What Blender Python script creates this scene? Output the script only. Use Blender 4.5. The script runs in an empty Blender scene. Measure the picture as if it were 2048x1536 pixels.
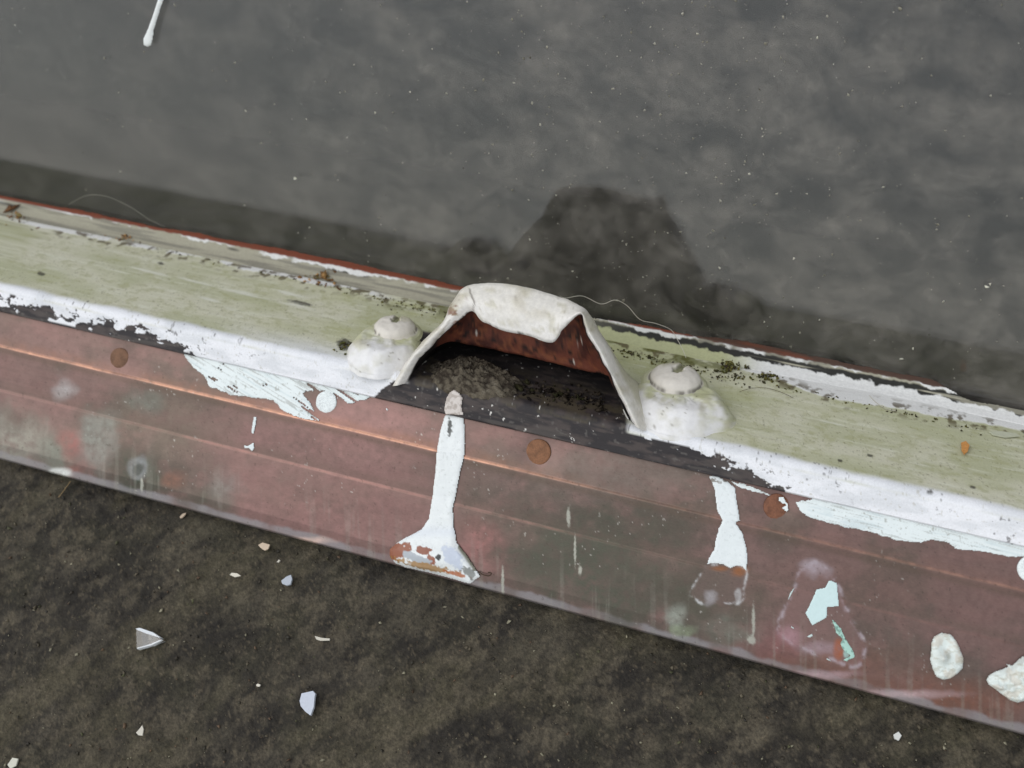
import bpy, math, random
import numpy as np
random.seed(7)
RNG = np.random.RandomState(11)
D = bpy.data
SC = bpy.context.scene
COL = SC.collection

# ------------------------------------------------------------------ camera
F = 2300.0                                   # focal length in pixels of the 2048 px wide photograph
PITCH = math.radians(60)                     # how far the camera looks down
Xc = np.array([8590.0, -1885.0, -2300.0]); Xc /= np.linalg.norm(Xc)      # sash direction in camera axes
u1c = np.array([0, 0, 1.0]) - Xc * Xc[2]; u1c /= np.linalg.norm(u1c)     # away from the camera
u2c = np.array([-Xc[1], Xc[0], 0.0]); u2c /= np.linalg.norm(u2c)         # up across the sash
B = np.array([[1, 0, 0],
              [0, math.cos(PITCH), -math.sin(PITCH)],
              [0, math.sin(PITCH), math.cos(PITCH)]])                    # world vectors of X, u1, u2
MC = np.stack([Xc, u1c, u2c])                # rows: axes in camera coords
RIGHT, UP, FWD = (MC[:, i] @ B for i in range(3))
# the camera stands so that the middle of the sash's outer edge lies 0.46 m away at z = 0.12
e_dir = (np.array([(1024 - 1024) / F, (768 - 801) / F, 1.0]))
CAM = np.array([0.0, 0.0, 0.12]) - 0.46 * (RIGHT * e_dir[0] + UP * e_dir[1] + FWD * e_dir[2])

cam = D.cameras.new('camera'); cam_o = D.objects.new('camera', cam); COL.objects.link(cam_o)
cam.sensor_width = 36.0; cam.lens = 36.0 * F / 2048.0
cam.clip_start = 0.01; cam.clip_end = 200.0
from mathutils import Matrix
m = Matrix.Identity(4)
for i in range(3):
    m[i][0] = RIGHT[i]; m[i][1] = UP[i]; m[i][2] = -FWD[i]; m[i][3] = CAM[i]
cam_o.matrix_world = m
cam.dof.use_dof = True; cam.dof.focus_distance = 0.455; cam.dof.aperture_fstop = 9.0
SC.camera = cam_o

# ------------------------------------------------------------------ sky, sun, exposure (overcast)
SUN_EL, SUN_AZ = math.radians(60), math.radians(240)      # azimuth clockwise from +Y
w = D.worlds.new('World'); SC.world = w; w.use_nodes = True
nt = w.node_tree; nt.nodes.clear()
sky = nt.nodes.new('ShaderNodeTexSky'); sky.sky_type = 'NISHITA'; sky.sun_disc = False
sky.sun_elevation = SUN_EL; sky.sun_rotation = SUN_AZ
sky.air_density = 2.0; sky.dust_density = 1.0; sky.ozone_density = 1.0
hs = nt.nodes.new('ShaderNodeHueSaturation'); hs.inputs['Saturation'].default_value = 0.22
bg = nt.nodes.new('ShaderNodeBackground'); bg.inputs['Strength'].default_value = 0.15
wo = nt.nodes.new('ShaderNodeOutputWorld')
nt.links.new(sky.outputs[0], hs.inputs['Color']); nt.links.new(hs.outputs[0], bg.inputs[0]); nt.links.new(bg.outputs[0], wo.inputs[0])
sl = D.lights.new('sun', 'SUN'); sl.energy = 0.5; sl.angle = math.radians(40); sl.color = (1.0, 0.97, 0.93)
so = D.objects.new('sun', sl); COL.objects.link(so)
sd = np.array([math.sin(SUN_AZ) * math.cos(SUN_EL), math.cos(SUN_AZ) * math.cos(SUN_EL), math.sin(SUN_EL)])
from mathutils import Vector
so.rotation_euler = Vector(-sd).to_track_quat('-Z', 'Y').to_euler()
so.location = tuple(sd * 3)
SC.view_settings.view_transform = 'Standard'; SC.view_settings.look = 'None'
SC.view_settings.gamma = 1.0; SC.view_settings.exposure = 0.1
SC.view_settings.use_curve_mapping = False

# ------------------------------------------------------------------ numeric helpers
def ray(px, py):
    px = np.asarray(px, float); py = np.asarray(py, float)
    cx = (px - 1024) / F; cy = (768 - py) / F
    return cx[..., None] * RIGHT + cy[..., None] * UP + FWD
def to_profile(v):                       # world vector -> (x, a, b)
    return v @ B.T
def to_world(x, a, b):
    x = np.asarray(x, float); a = np.asarray(a, float); b = np.asarray(b, float)
    x, a, b = np.broadcast_arrays(x, a, b)
    return CAM + x[..., None] * B[0] + a[..., None] * B[1] + b[..., None] * B[2]
def project(P):
    q = P - CAM
    z = q @ FWD
    return 1024 + F * (q @ RIGHT) / z, 768 - F * (q @ UP) / z
def slope_at(px, py):
    d = to_profile(ray(px, py)); return d[..., 2] / d[..., 1]
def nxt(p, phi, py, px=1024):            # walk from profile point p in direction phi until the ray of pixel (px,py)
    r = slope_at(px, py); c, s = math.cos(math.radians(phi)), math.sin(math.radians(phi))
    t = (p[1] - p[0] * r) / (c * r - s)
    return np.array([p[0] + t * c, p[1] + t * s])
def pdir(phi): return np.array([math.cos(math.radians(phi)), math.sin(math.radians(phi))])
def on_profile(nodes, px, py, off=0.0):
    """world point where the ray of a pixel meets the swept profile (nodes listed top to bottom), lifted by off"""
    px = np.asarray(px, float); py = np.asarray(py, float)
    n = np.asarray(nodes); d = to_profile(ray(px, py)); r = d[..., 2] / d[..., 1]
    rn = n[:, 1] / n[:, 0]                                     # decreasing down the list
    k = np.clip(np.searchsorted(-rn, -r) - 1, 0, len(n) - 2)
    p0 = n[k]; p1 = n[k + 1]; e = p1 - p0
    t = (p0[..., 1] - p0[..., 0] * r) / (e[..., 0] * r - e[..., 1])
    q = p0 + t[..., None] * e
    nn = np.stack([e[..., 1], -e[..., 0]], -1); nn /= np.linalg.norm(nn, axis=-1)[..., None]
    nn = np.where((nn[..., :1] > 0), -nn, nn)                  # towards the camera
    x = d[..., 0] / d[..., 1] * q[..., 0]
    off = np.asarray(off, float)
    q = q + nn * off[..., None]
    return to_world(x, q[..., 0], q[..., 1])
def smooth(a, b, x):
    t = np.clip((x - a) / (b - a), 0, 1); return t * t * (3 - 2 * t)
def _h(ix, iy, seed):
    n = (ix.astype(np.int64) * 374761393 + iy.astype(np.int64) * 668265263 + seed * 982451653) & 0xffffffff
    n = ((n ^ (n >> 13)) * 1274126177) & 0xffffffff
    n = n ^ (n >> 16)
    return (n & 0xffff) / 65535.0
def vnoise(x, y, seed=0):
    xi = np.floor(x); yi = np.floor(y); fx = x - xi; fy = y - yi
    fx = fx * fx * (3 - 2 * fx); fy = fy * fy * (3 - 2 * fy)
    a = _h(xi, yi, seed); b = _h(xi + 1, yi, seed); c = _h(xi, yi + 1, seed); d = _h(xi + 1, yi + 1, seed)
    return (a + (b - a) * fx) * (1 - fy) + (c + (d - c) * fx) * fy
def fbm(x, y, seed=0, octv=4, gain=0.5):
    s = 0; a = 1.0; t = 0
    for o in range(octv):
        s = s + a * vnoise(x * 2 ** o, y * 2 ** o, seed + o * 17); t += a; a *= gain
    return s / t                                                # 0..1
def lin(r, g, b):
    c = np.array([r, g, b]) / 255.0
    return np.where(c <= 0.04045, c / 12.92, ((c + 0.055) / 1.055) ** 2.4)
def mix(A, Bc, f):
    return A + (Bc - A) * np.asarray(f)[..., None]
def sdf(px, py, poly):
    """signed pixel distance to a polygon, positive inside"""
    poly = np.asarray(poly, float); n = len(poly)
    d = np.full(px.shape, 1e9); ins = np.zeros(px.shape, bool)
    for i in range(n):
        x0, y0 = poly[i]; x1, y1 = poly[(i + 1) % n]
        ex, ey = x1 - x0, y1 - y0
        t = np.clip(((px - x0) * ex + (py - y0) * ey) / (ex * ex + ey * ey + 1e-9), 0, 1)
        d = np.minimum(d, np.hypot(px - x0 - t * ex, py - y0 - t * ey))
        c = ((y0 > py) != (y1 > py)) & (px < (x1 - x0) * (py - y0) / (y1 - y0 + 1e-12) + x0)
        ins ^= c
    return np.where(ins, d, -d)
def catmull(P, n):
    P = np.asarray(P, float); k = len(P)
    u = np.linspace(0, k - 1, n); i = np.clip(np.floor(u).astype(int), 0, k - 2); t = (u - i)[:, None]
    t = t.reshape((n,) + (1,) * (P.ndim - 1))
    g = lambda j: P[np.clip(j, 0, k - 1)]
    p0, p1, p2, p3 = g(i - 1), g(i), g(i + 1), g(i + 2)
    return 0.5 * (2 * p1 + (p2 - p0) * t + (2 * p0 - 5 * p1 + 4 * p2 - p3) * t ** 2 + (3 * p1 - p0 - 3 * p2 + p3) * t ** 3)

# ------------------------------------------------------------------ scene helpers
def origin_of(o):
    v = np.zeros(3)
    while o is not None:
        v = v + np.array(o.location); o = o.parent
    return v
def put(name, V, faces, mat, parent=None, cols=None, smooth_sh=True, origin=None, attrs=None):
    V = np.asarray(V, float).reshape(-1, 3)
    me = D.meshes.new(name)
    o = D.objects.new(name, me); COL.objects.link(o)
    if origin is not None: o.location = tuple(np.asarray(origin) - (origin_of(parent) if parent else 0))
    if parent is not None: o.parent = parent
    Vl = V - origin_of(o)
    if isinstance(faces, np.ndarray):
        nf, k = faces.shape
        me.vertices.add(len(Vl)); me.vertices.foreach_set('co', Vl.astype(np.float32).ravel())
        me.loops.add(nf * k); me.loops.foreach_set('vertex_index', faces.astype(np.int32).ravel())
        me.polygons.add(nf); me.polygons.foreach_set('loop_start', np.arange(0, nf * k, k, dtype=np.int32))
        me.update(calc_edges=True)
    else:
        me.from_pydata(Vl.tolist(), [], faces); me.update()
    me.validate()
    if smooth_sh: me.polygons.foreach_set('use_smooth', np.ones(len(me.polygons), bool))
    if cols is not None:
        c = np.ones((len(Vl), 4), np.float32); c[:, :3] = np.asarray(cols).reshape(-1, 3)
        a = me.color_attributes.new('Col', 'FLOAT_COLOR', 'POINT'); a.data.foreach_set('color', c.ravel())
    for k_, v_ in (attrs or {}).items():
        a = me.attributes.new(k_, 'FLOAT', 'POINT'); a.data.foreach_set('value', np.asarray(v_, np.float32).ravel())
    me.materials.append(mat)
    return o
def grid_faces(ny, nx, mask=None):
    j, i = np.meshgrid(np.arange(ny - 1), np.arange(nx - 1), indexing='ij')
    a = j * nx + i
    f = np.stack([a, a + nx, a + nx + 1, a + 1], -1)
    if mask is not None: f = f[mask]
    return f.reshape(-1, 4)
def empty(name, loc):
    o = D.objects.new(name, None); o.empty_display_size = 0.02; COL.objects.link(o); o.location = tuple(loc); return o
def tag(o, label=None, cat=None, group=None, kind=None):
    for k, v in (('label', label), ('category', cat), ('group', group), ('kind', kind)):
        if v: o[k] = v
    return o

def material(name, col=None, rough=0.6, metallic=0.0, var=0.12, vscale=900, bump=0.25, bscale=1800, bdist=0.0003,
             rough_var=0.1, spec=0.4, stretch=(1, 1, 1), coat=0.0):
    """painted / weathered surface: colour attribute or plain colour, broken by fine noise, with fine relief"""
    M = D.materials.new(name); M.use_nodes = True; n = M.node_tree; L = n.links
    b = n.nodes['Principled BSDF']
    tc = n.nodes.new('ShaderNodeTexCoord'); mp = n.nodes.new('ShaderNodeMapping'); mp.inputs['Scale'].default_value = stretch
    L.new(tc.outputs['Object'], mp.inputs['Vector'])
    nz = n.nodes.new('ShaderNodeTexNoise'); nz.inputs['Scale'].default_value = vscale; nz.inputs['Detail'].default_value = 5; nz.inputs['Roughness'].default_value = 0.65
    L.new(mp.outputs[0], nz.inputs['Vector'])
    mr = n.nodes.new('ShaderNodeMapRange'); mr.inputs['From Min'].default_value = 0.25; mr.inputs['From Max'].default_value = 0.75
    mr.inputs['To Min'].default_value = 1 - var; mr.inputs['To Max'].default_value = 1 + var
    L.new(nz.outputs['Fac'], mr.inputs['Value'])
    mul = n.nodes.new('ShaderNodeMix'); mul.data_type = 'RGBA'; mul.blend_type = 'MULTIPLY'; mul.inputs['Factor'].default_value = 1
    if col is None:
        at = n.nodes.new('ShaderNodeVertexColor'); at.layer_name = 'Col'; L.new(at.outputs['Color'], mul.inputs['A'])
    else:
        mul.inputs['A'].default_value = (*col, 1)
    L.new(mr.outputs[0], mul.inputs['B']); L.new(mul.outputs['Result'], b.inputs['Base Color'])
    b.inputs['Metallic'].default_value = metallic; b.inputs['Specular IOR Level'].default_value = spec
    if coat: b.inputs['Coat Weight'].default_value = coat; b.inputs['Coat Roughness'].default_value = 0.15
    r2 = n.nodes.new('ShaderNodeMapRange'); r2.inputs['To Min'].default_value = max(0.02, rough - rough_var); r2.inputs['To Max'].default_value = min(1, rough + rough_var)
    L.new(nz.outputs['Fac'], r2.inputs['Value']); L.new(r2.outputs[0], b.inputs['Roughness'])
    if bump:
        n2 = n.nodes.new('ShaderNodeTexNoise'); n2.inputs['Scale'].default_value = bscale; n2.inputs['Detail'].default_value = 4
        L.new(mp.outputs[0], n2.inputs['Vector'])
        bp = n.nodes.new('ShaderNodeBump'); bp.inputs['Strength'].default_value = bump; bp.inputs['Distance'].default_value = bdist
        L.new(n2.outputs['Fac'], bp.inputs['Height']); L.new(bp.outputs[0], b.inputs['Normal'])
    return M
M_rail = material('weathered_paint', rough=0.62, var=0.10, vscale=1500, bump=0.35, bscale=1200)
M_putty = material('putty', rough=0.7, var=0.12, bump=0.4)
M_copper = material('oxidised_copper', rough=0.38, metallic=0.6, var=0.13, vscale=2600, bump=0.10, bscale=900, bdist=0.0002, rough_var=0.12, stretch=(0.35, 1, 1))
M_stone = material('mossy_stone', rough=0.72, var=0.60, vscale=950, bump=0.7, bscale=1500, bdist=0.0006, spec=0.25)
M_handle = material('handle_paint_and_rust', rough=0.5, var=0.12, vscale=700, bump=0.45, bscale=600)
M_cap = material('thick_cream_paint', rough=0.42, var=0.07, vscale=600, bump=0.25, bscale=500, bdist=0.0002)
M_drip = material('dried_paint', rough=0.34, var=0.04, bump=0.12, bscale=900, rough_var=0.08)
M_nail = material('rusty_nail', rough=0.7, var=0.3, vscale=1800, bump=0.5)
M_dirt = material('crumbly_dirt', rough=0.95, var=0.4, vscale=1500, bump=0.9, bscale=2200, bdist=0.0006, spec=0.1)
M_leaf = material('dry_leaf', rough=0.8, var=0.3, vscale=1200, bump=0.4)
M_flake = material('white_flake', rough=0.6, var=0.08, bump=0.2)
M_hair = material('pale_hair', (0.55, 0.52, 0.44), rough=0.5, var=0.05, bump=0)
M_fibre = material('dark_fibre', (0.06, 0.035, 0.02), rough=0.7, var=0.05, bump=0)
M_void = material('dark_interior', (0.030, 0.029, 0.024), rough=0.9, var=0.3, vscale=30, bump=0)

def glass_material(name, dust=0.0):
    M = D.materials.new(name); M.use_nodes = True; n = M.node_tree; L = n.links
    b = n.nodes['Principled BSDF']; out = n.nodes['Material Output']
    b.inputs['Base Color'].default_value = (0.95, 0.95, 0.95, 1); b.inputs['Transmission Weight'].default_value = 1
    b.inputs['IOR'].default_value = 1.5; b.inputs['Roughness'].default_value = 0.015
    if dust:
        tc = n.nodes.new('ShaderNodeTexCoord')
        mp = n.nodes.new('ShaderNodeMapping'); mp.inputs['Rotation'].default_value = (0, math.radians(-24), 0); mp.inputs['Scale'].default_value = (1.0, 1.3, 1.6)
        L.new(tc.outputs['Object'], mp.inputs['Vector'])
        n1 = n.nodes.new('ShaderNodeTexNoise'); n1.inputs['Scale'].default_value = 40; n1.inputs['Detail'].default_value = 6; n1.inputs['Roughness'].default_value = 0.6; n1.inputs['Distortion'].default_value = 0.5
        L.new(mp.outputs[0], n1.inputs['Vector'])
        n2 = n.nodes.new('ShaderNodeTexNoise'); n2.inputs['Scale'].default_value = 130; n2.inputs['Detail'].default_value = 5; n2.inputs['Roughness'].default_value = 0.7
        L.new(tc.outputs['Object'], n2.inputs['Vector'])
        m1 = n.nodes.new('ShaderNodeMapRange'); m1.inputs['From Min'].default_value = 0.36; m1.inputs['From Max'].default_value = 0.68
        m1.inputs['To Min'].default_value = dust * 0.1; m1.inputs['To Max'].default_value = dust * 1.8  # mottled dust film, also standing in for blurred reflections in the pane
        L.new(n1.outputs['Fac'], m1.inputs['Value'])
        m2 = n.nodes.new('ShaderNodeMapRange'); m2.inputs['From Min'].default_value = 0.3; m2.inputs['From Max'].default_value = 0.7; m2.inputs['To Min'].default_value = 0.4; m2.inputs['To Max'].default_value = 1.6
        L.new(n2.outputs['Fac'], m2.inputs['Value'])
        mu = n.nodes.new('ShaderNodeMath'); mu.operation = 'MULTIPLY'; L.new(m1.outputs[0], mu.inputs[0]); L.new(m2.outputs[0], mu.inputs[1])
        sx = n.nodes.new('ShaderNodeSeparateXYZ'); L.new(tc.outputs['Object'], sx.inputs[0])
        m3 = n.nodes.new('ShaderNodeMapRange'); m3.interpolation_type = 'SMOOTHSTEP'; m3.inputs['From Min'].default_value = -0.26; m3.inputs['From Max'].default_value = 0.04; m3.inputs['To Min'].default_value = 0.40; m3.inputs['To Max'].default_value = 1.1  # film paler to the right: a soft reflection painted into the dust
        L.new(sx.outputs['X'], m3.inputs['Value'])
        mu2 = n.nodes.new('ShaderNodeMath'); mu2.operation = 'MULTIPLY'; L.new(mu.outputs[0], mu2.inputs[0]); L.new(m3.outputs[0], mu2.inputs[1]); mu = mu2
        df = n.nodes.new('ShaderNodeBsdfDiffuse'); df.inputs['Color'].default_value = (0.48, 0.445, 0.395, 1)
        mx = n.nodes.new('ShaderNodeMixShader'); L.new(mu.outputs[0], mx.inputs[0]); L.new(b.outputs[0], mx.inputs[1]); L.new(df.outputs[0], mx.inputs[2])
        L.new(mx.outputs[0], out.inputs['Surface'])
    return M
M_pane = glass_material('dusty_window_glass_painted_haze', dust=0.09)
M_shard = glass_material('broken_glass', dust=0.05)

# ------------------------------------------------------------------ section through the sash, copper and stone
E = np.array([0.0, 0.0]); d0 = to_profile(np.array([0, 0, 0.12]) - CAM); E = d0[1:3]        # outer top edge of the rail
PHI_L, PHI_G = 33, 120
G = nxt(E, PHI_L, 640)                                   # rail meets the putty
Gl = G + pdir(PHI_L) * 0.0072                             # rail meets the glass
Etop = E
LN = pdir(PHI_L + 90)                                    # rail top normal
Eb = nxt(E, -82, 858)                                    # foot of the rail's outer face
glass_nodes = [Gl + pdir(PHI_G) * 0.6, Gl - pdir(PHI_G) * 0.02]
C3 = Eb * (1 + 0.0022 / np.linalg.norm(Eb))              # copper top edge, tucked just behind the rail face
C4 = nxt(C3, -93, 936); C5 = nxt(C4, -89, 1037); C6 = nxt(C5, -92, 1160); C7 = nxt(C6, -78, 1187)
copper_nodes = [C3 + pdir(88) * 0.012, C3, C4, C5, C6, C7]
PHI_S = 70
S0 = C7 + np.array([0.010, 0.0])
stone_nodes = [S0 + pdir(PHI_S) * 0.03, S0 - pdir(PHI_S) * 0.6]
ledge_nodes = [G, E]
face_nodes = [E, Eb]
def ledge(px, py, h=0.0):
    return on_profile([G + LN * 0 + pdir(PHI_L) * 0.05 + LN * h, E - pdir(PHI_L) * 0.05 + LN * h], px, py)
def hood_pt(px, py, d):
    q = E + pdir(PHI_L) * d
    return on_profile([q + pdir(118) * 0.2, q - pdir(118) * 0.1], px, py)
wv = lambda p2: p2[0] * B[1] + p2[1] * B[2]              # profile vector -> world vector
NL, DL = wv(LN), wv(pdir(PHI_L))                         # rail normal, rail depth direction (towards the glass)
NG = wv(-pdir(PHI_G - 90))                               # glass outward normal
def xs_dense(step, half=0.30, far=0.75):
    mid = np.arange(-half, half + step / 2, step)
    out = np.geomspace(step * 2, far - half, 14)
    return np.concatenate([-half - out[::-1], mid, half + out])
def sweep(xs, nodes):
    n = np.asarray(nodes)
    x, a = np.meshgrid(xs - 0.0, n[:, 0]); _, b = np.meshgrid(xs, n[:, 1])
    x0 = to_profile(np.array([0, 0, 0.12]) - CAM)[0]
    return to_world(x + x0, a, b)
def resample(nodes, step):
    n = np.asarray(nodes, float); out = []; par = []
    for i in range(len(n) - 1):
        L = np.linalg.norm(n[i + 1] - n[i]); k = max(1, int(round(L / step)))
        for j in range(k): out.append(n[i] + (n[i + 1] - n[i]) * j / k); par.append(i + j / k)
    out.append(n[-1]); par.append(len(n) - 1.0)
    return np.array(out), np.array(par)
def rounded(p, q, r, R, k=6):             # polyline p-q-r with corner q rounded by distance R
    a = q + (p - q) / np.linalg.norm(p - q) * R; c = q + (r - q) / np.linalg.norm(r - q) * R
    t = np.linspace(0, 1, k)[:, None]
    return (1 - t) ** 2 * a + 2 * t * (1 - t) * q + t ** 2 * c

# ================================================================== setting
# ---- stone
xs = xs_dense(0.0008, 0.27, 0.9)
vs = np.concatenate([[-0.03], np.arange(-0.02, 0.21, 0.0008), np.geomspace(0.212, 0.75, 14)])
nodes = S0[None, :] - pdir(PHI_S)[None, :] * vs[:, None]
P = sweep(xs, nodes)
px, py = project(P)
X_, V_ = np.meshgrid(xs, vs)
rx = X_ * math.cos(0.88) - V_ * math.sin(0.88) ; ry = X_ * math.sin(0.88) + V_ * math.cos(0.88)   # cleft direction of the stone
streak = fbm(rx * 34, ry * 90, 3, 6, 0.7)
big = fbm(X_ * 16, V_ * 16, 9, 4); fine = fbm(X_ * 420, V_ * 420, 21, 4, 0.8); mid = fbm(rx * 90, ry * 170, 5, 4, 0.6)
c = mix(np.broadcast_to(lin(52, 48, 42), P.shape), lin(86, 80, 68), smooth(0.42, 0.68, streak * 0.55 + mid * 0.45))
c = mix(c, lin(36, 33, 30), 0.3 * smooth(0.45, 0.75, big))
c = mix(c, lin(92, 86, 66), 0.5 * smooth(0.52, 0.72, fbm(rx * 22, ry * 60, 77, 4)))
c = mix(c, lin(70, 68, 50), 0.3 * smooth(0.5, 0.75, fbm(X_ * 40, V_ * 40, 55, 4)))
c = mix(c, lin(104, 96, 80), 0.5 * smooth(0.53, 0.63, fbm(rx * 110, ry * 170, 57, 5, 0.7)))
c = mix(c, lin(96, 90, 74), 0.35 * smooth(0.54, 0.68, fbm(rx * 22, ry * 60, 58, 6, 0.7)))
c = mix(c, lin(32, 29, 27), 0.45 * smooth(0.52, 0.68, fbm(rx * 60, ry * 85, 59, 5, 0.65)))
c = mix(c, lin(24, 22, 20), 0.5 * smooth(0.48, 0.75, fine))
c = mix(c, lin(112, 102, 84), 0.6 * smooth(0.60, 0.78, fbm(X_ * 700, V_ * 700, 31, 4, 0.8)))
c = c * np.array([0.84, 0.825, 0.82])
hgt = (streak - 0.5) * 0.0026 + (mid - 0.5) * 0.0018 + (fine - 0.5) * 0.0014
P = P + wv(pdir(PHI_S + 90))[None, None] * hgt[..., None]
stone = tag(put('ground', P, grid_faces(*P.shape[:2]), M_stone, cols=c), kind='structure')
stone['label'] = 'dark mossy stone slab below the copper strip'
def on_stone(px, py, off=0.0):
    return on_profile(stone_nodes, px, py, off)

# ---- dark space behind the pane
gx = 0.75; gtop = 0.42
o = Gl - pdir(PHI_G) * 0.03; inn = pdir(PHI_G - 90)
ring = [o + inn * 0.03, o + inn * 0.25, o + pdir(PHI_G) * (gtop + 0.06) + inn * 0.25, o + pdir(PHI_G) * (gtop + 0.06) + inn * 0.03]
Pv = sweep(np.array([-gx, gx]), ring).reshape(-1, 3)
tag(put('interior', Pv, [(0, 1, 3, 2), (2, 3, 5, 4), (4, 5, 7, 6), (0, 2, 4, 6), (1, 7, 5, 3)], M_void, smooth_sh=False), kind='structure')['label'] = 'dark space behind the window pane'

# ================================================================== window sash
x0c = 0.0
sash = empty('window_sash', (0, 0, 0.12))
tag(sash, 'weathered window sash with algae-green white rail, dusty pane and cast lift handle', 'window')
# ---- pane
gi = pdir(PHI_G - 90)
pr = [Gl + pdir(PHI_G) * gtop, Gl - pdir(PHI_G) * 0.012, Gl - pdir(PHI_G) * 0.012 + gi * 0.004, Gl + pdir(PHI_G) * gtop + gi * 0.004]
Pv = sweep(np.array([-0.74, 0.74]), pr).reshape(-1, 3)
pane = put('glass_pane', Pv, [(0, 2, 3, 1), (2, 4, 5, 3), (4, 6, 7, 5), (6, 0, 1, 7), (0, 6, 4, 2), (1, 3, 5, 7)], M_pane, sash, smooth_sh=False)

# ---- bottom rail
corner = rounded(G, E, Eb, 0.0030, 8)
pro, par = resample([G + pdir(PHI_L) * 0.006, G, corner[0]], 0.0006)
pro2, _ = resample([corner[-1], Eb], 0.00026)
tail = [Eb + np.array([0.0008, -0.0002]), Eb + np.array([0.012, 0.001])]
prof = np.concatenate([pro, corner[1:-1], pro2, tail])
nl, nf = len(pro), len(pro) + len(corner) - 2
xs = xs_dense(0.00034, 0.255, 0.75)
P = sweep(xs, prof); ny, nx = P.shape[:2]
px, py = project(P)
X_ = np.broadcast_to(xs, (ny, nx))
dl = np.linalg.norm(prof - E, axis=1); dl[nf:] *= -1
DD = np.broadcast_to(dl[:, None], (ny, nx))               # distance from outer edge: + on top, - down the face
# top: algae over white paint, brushed along the rail
grain = fbm(X_ * 45, DD * 900, 2, 4); patchy = fbm(X_ * 28, DD * 60, 8, 4); spk = fbm(X_ * 1300, DD * 1000, 14, 3, 0.7)
green = mix(np.broadcast_to(lin(208, 206, 184), P.shape), lin(187, 188, 156), smooth(0.35, 0.7, patchy))
green = mix(green, lin(222, 222, 206), 0.5 * smooth(0.55, 0.78, grain))
green = mix(green, lin(168, 168, 124), 0.5 * smooth(0.48, 0.70, fbm(X_ * 260, DD * 420, 4, 5, 0.7)))
green = mix(green, lin(120, 114, 84), 0.6 * smooth(0.70, 0.80, spk))
near_h = np.exp(-((px - 1060) / 420) ** 2)
green = mix(green, lin(180, 182, 128), 0.6 * near_h * smooth(0.35, 0.65, fbm(X_ * 60, DD * 120, 41, 4)))
white = mix(np.broadcast_to(lin(238, 239, 243), P.shape), lin(222, 224, 228), smooth(0.4, 0.7, fbm(X_ * 90, DD * 260, 12, 4)))
white = mix(white, lin(176, 172, 156), 0.5 * smooth(0.70, 0.76, fbm(X_ * 900, DD * 900, 19, 4, 0.7)))
black = mix(np.broadcast_to(lin(44, 40, 42), P.shape), lin(72, 64, 62), smooth(0.45, 0.7, fbm(X_ * 130, DD * 500, 23, 4)))
black = mix(black, lin(104, 100, 96), 0.5 * smooth(0.70, 0.77, fbm(X_ * 500, DD * 700, 29, 3)))
# whiter towards the outer edge: the algae was scraped off the arris
edge = smooth(0.0048, 0.0015, DD + (fbm(X_ * 60, X_ * 0 + 3, 33, 4) - 0.5) * 0.003)
edge = np.maximum(edge, 0.75 * smooth(0.016, 0.001, DD) * smooth(380, 640, px) * smooth(800, 700, px))
edge = np.maximum(edge, 0.8 * smooth(0.012, 0.001, DD) * np.exp(-((px - 1330) / 110) ** 2))
c = mix(green, white, np.clip(edge, 0, 1))
# pale band of bare paint beside the putty
gw = np.linalg.norm(G - E)
dg = gw - DD
bandw = 0.0034 + 0.0028 * (fbm(X_ * 50, X_ * 0, 51, 4) - 0.5) * 2 + 0.0065 * smooth(1500, 1650, px) * smooth(2300, 1700, px)
band = smooth(bandw + 0.0006, bandw - 0.0002, dg + (fbm(X_ * 420, DD * 420, 52, 3) - 0.5) * 0.0018) * (DD > 0.01)
band *= 1 - 0.85 * smooth(730, 790, px) * smooth(1520, 1440, px)
band *= 1 - 0.8 * smooth(0.53, 0.6, fbm(X_ * 120, X_ * 0 + 9, 53, 3)) * smooth(1500, 1400, px)
c = mix(c, lin(226, 226, 224), band)
grime = smooth(0.009, 0.001, np.abs(dg - bandw)) * smooth(0.56, 0.66, fbm(X_ * 260, DD * 260, 57, 4)) * (DD > 0.01)
c = mix(c, lin(84, 72, 44), 0.85 * grime)
moss = smooth(0.020, 0.003, dg) * smooth(740, 800, px) * smooth(1520, 1460, px) * smooth(0.42, 0.58, fbm(X_ * 120, DD * 170, 63, 4)) * (DD > 0.005)
c = mix(c, lin(92, 94, 34), 0.75 * moss)
# flaked-off paint on the outer face: black below a ragged line
ffr = np.clip(-DD / np.linalg.norm(Eb - E), 0, 1)          # 0 at edge .. 1 at the foot
xk = [-400, 0, 90, 200, 300, 385, 400, 735, 750, 800, 830, 1225, 1262, 1330, 1420, 1500, 1560, 1585, 1600, 3000]
tk = [0.5, 0.40, 0.50, 0.54, 0.36, 0.74, 1.4, 1.4, 0.95, 0.10, -1, -1, -0.05, 0.25, 0.42, 0.62, 0.90, 1.2, 1.5, 1.5]
thr = np.interp(px, xk, tk)
rag = (fbm(X_ * 210, DD * 330, 71, 5, 0.6) - 0.5) * 1.25
rag = rag * np.interp(px, [395, 420, 1180, 1260], [1, 0.35, 0.35, 1])
soft = ffr + rag
bmask = smooth(thr - 0.02, thr + 0.02, soft) * (DD <= 0.0)
bmask = np.where(DD > 0, smooth(808, 822, px + (rag) * 20) * smooth(1262, 1248, px) * smooth(0.039, 0.037, DD), bmask)
isl = smooth(0.60, 0.62, fbm(X_ * 170, DD * 300, 75, 4)) * (px < 400) * smooth(0.98, 0.9, ffr)
bmask = np.clip(bmask * (1 - isl), 0, 1)
chips = smooth(0.72, 0.75, fbm(X_ * 620, DD * 620, 79, 4, 0.6)) * (DD < 0.004) * (1 - smooth(830, 860, px) * smooth(1240, 1200, px))
c = mix(c, lin(60, 54, 52), 0.7 * chips * smooth(0.5, 0.7, fbm(X_ * 20, X_ * 0 + 5, 80, 3)))
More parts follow.
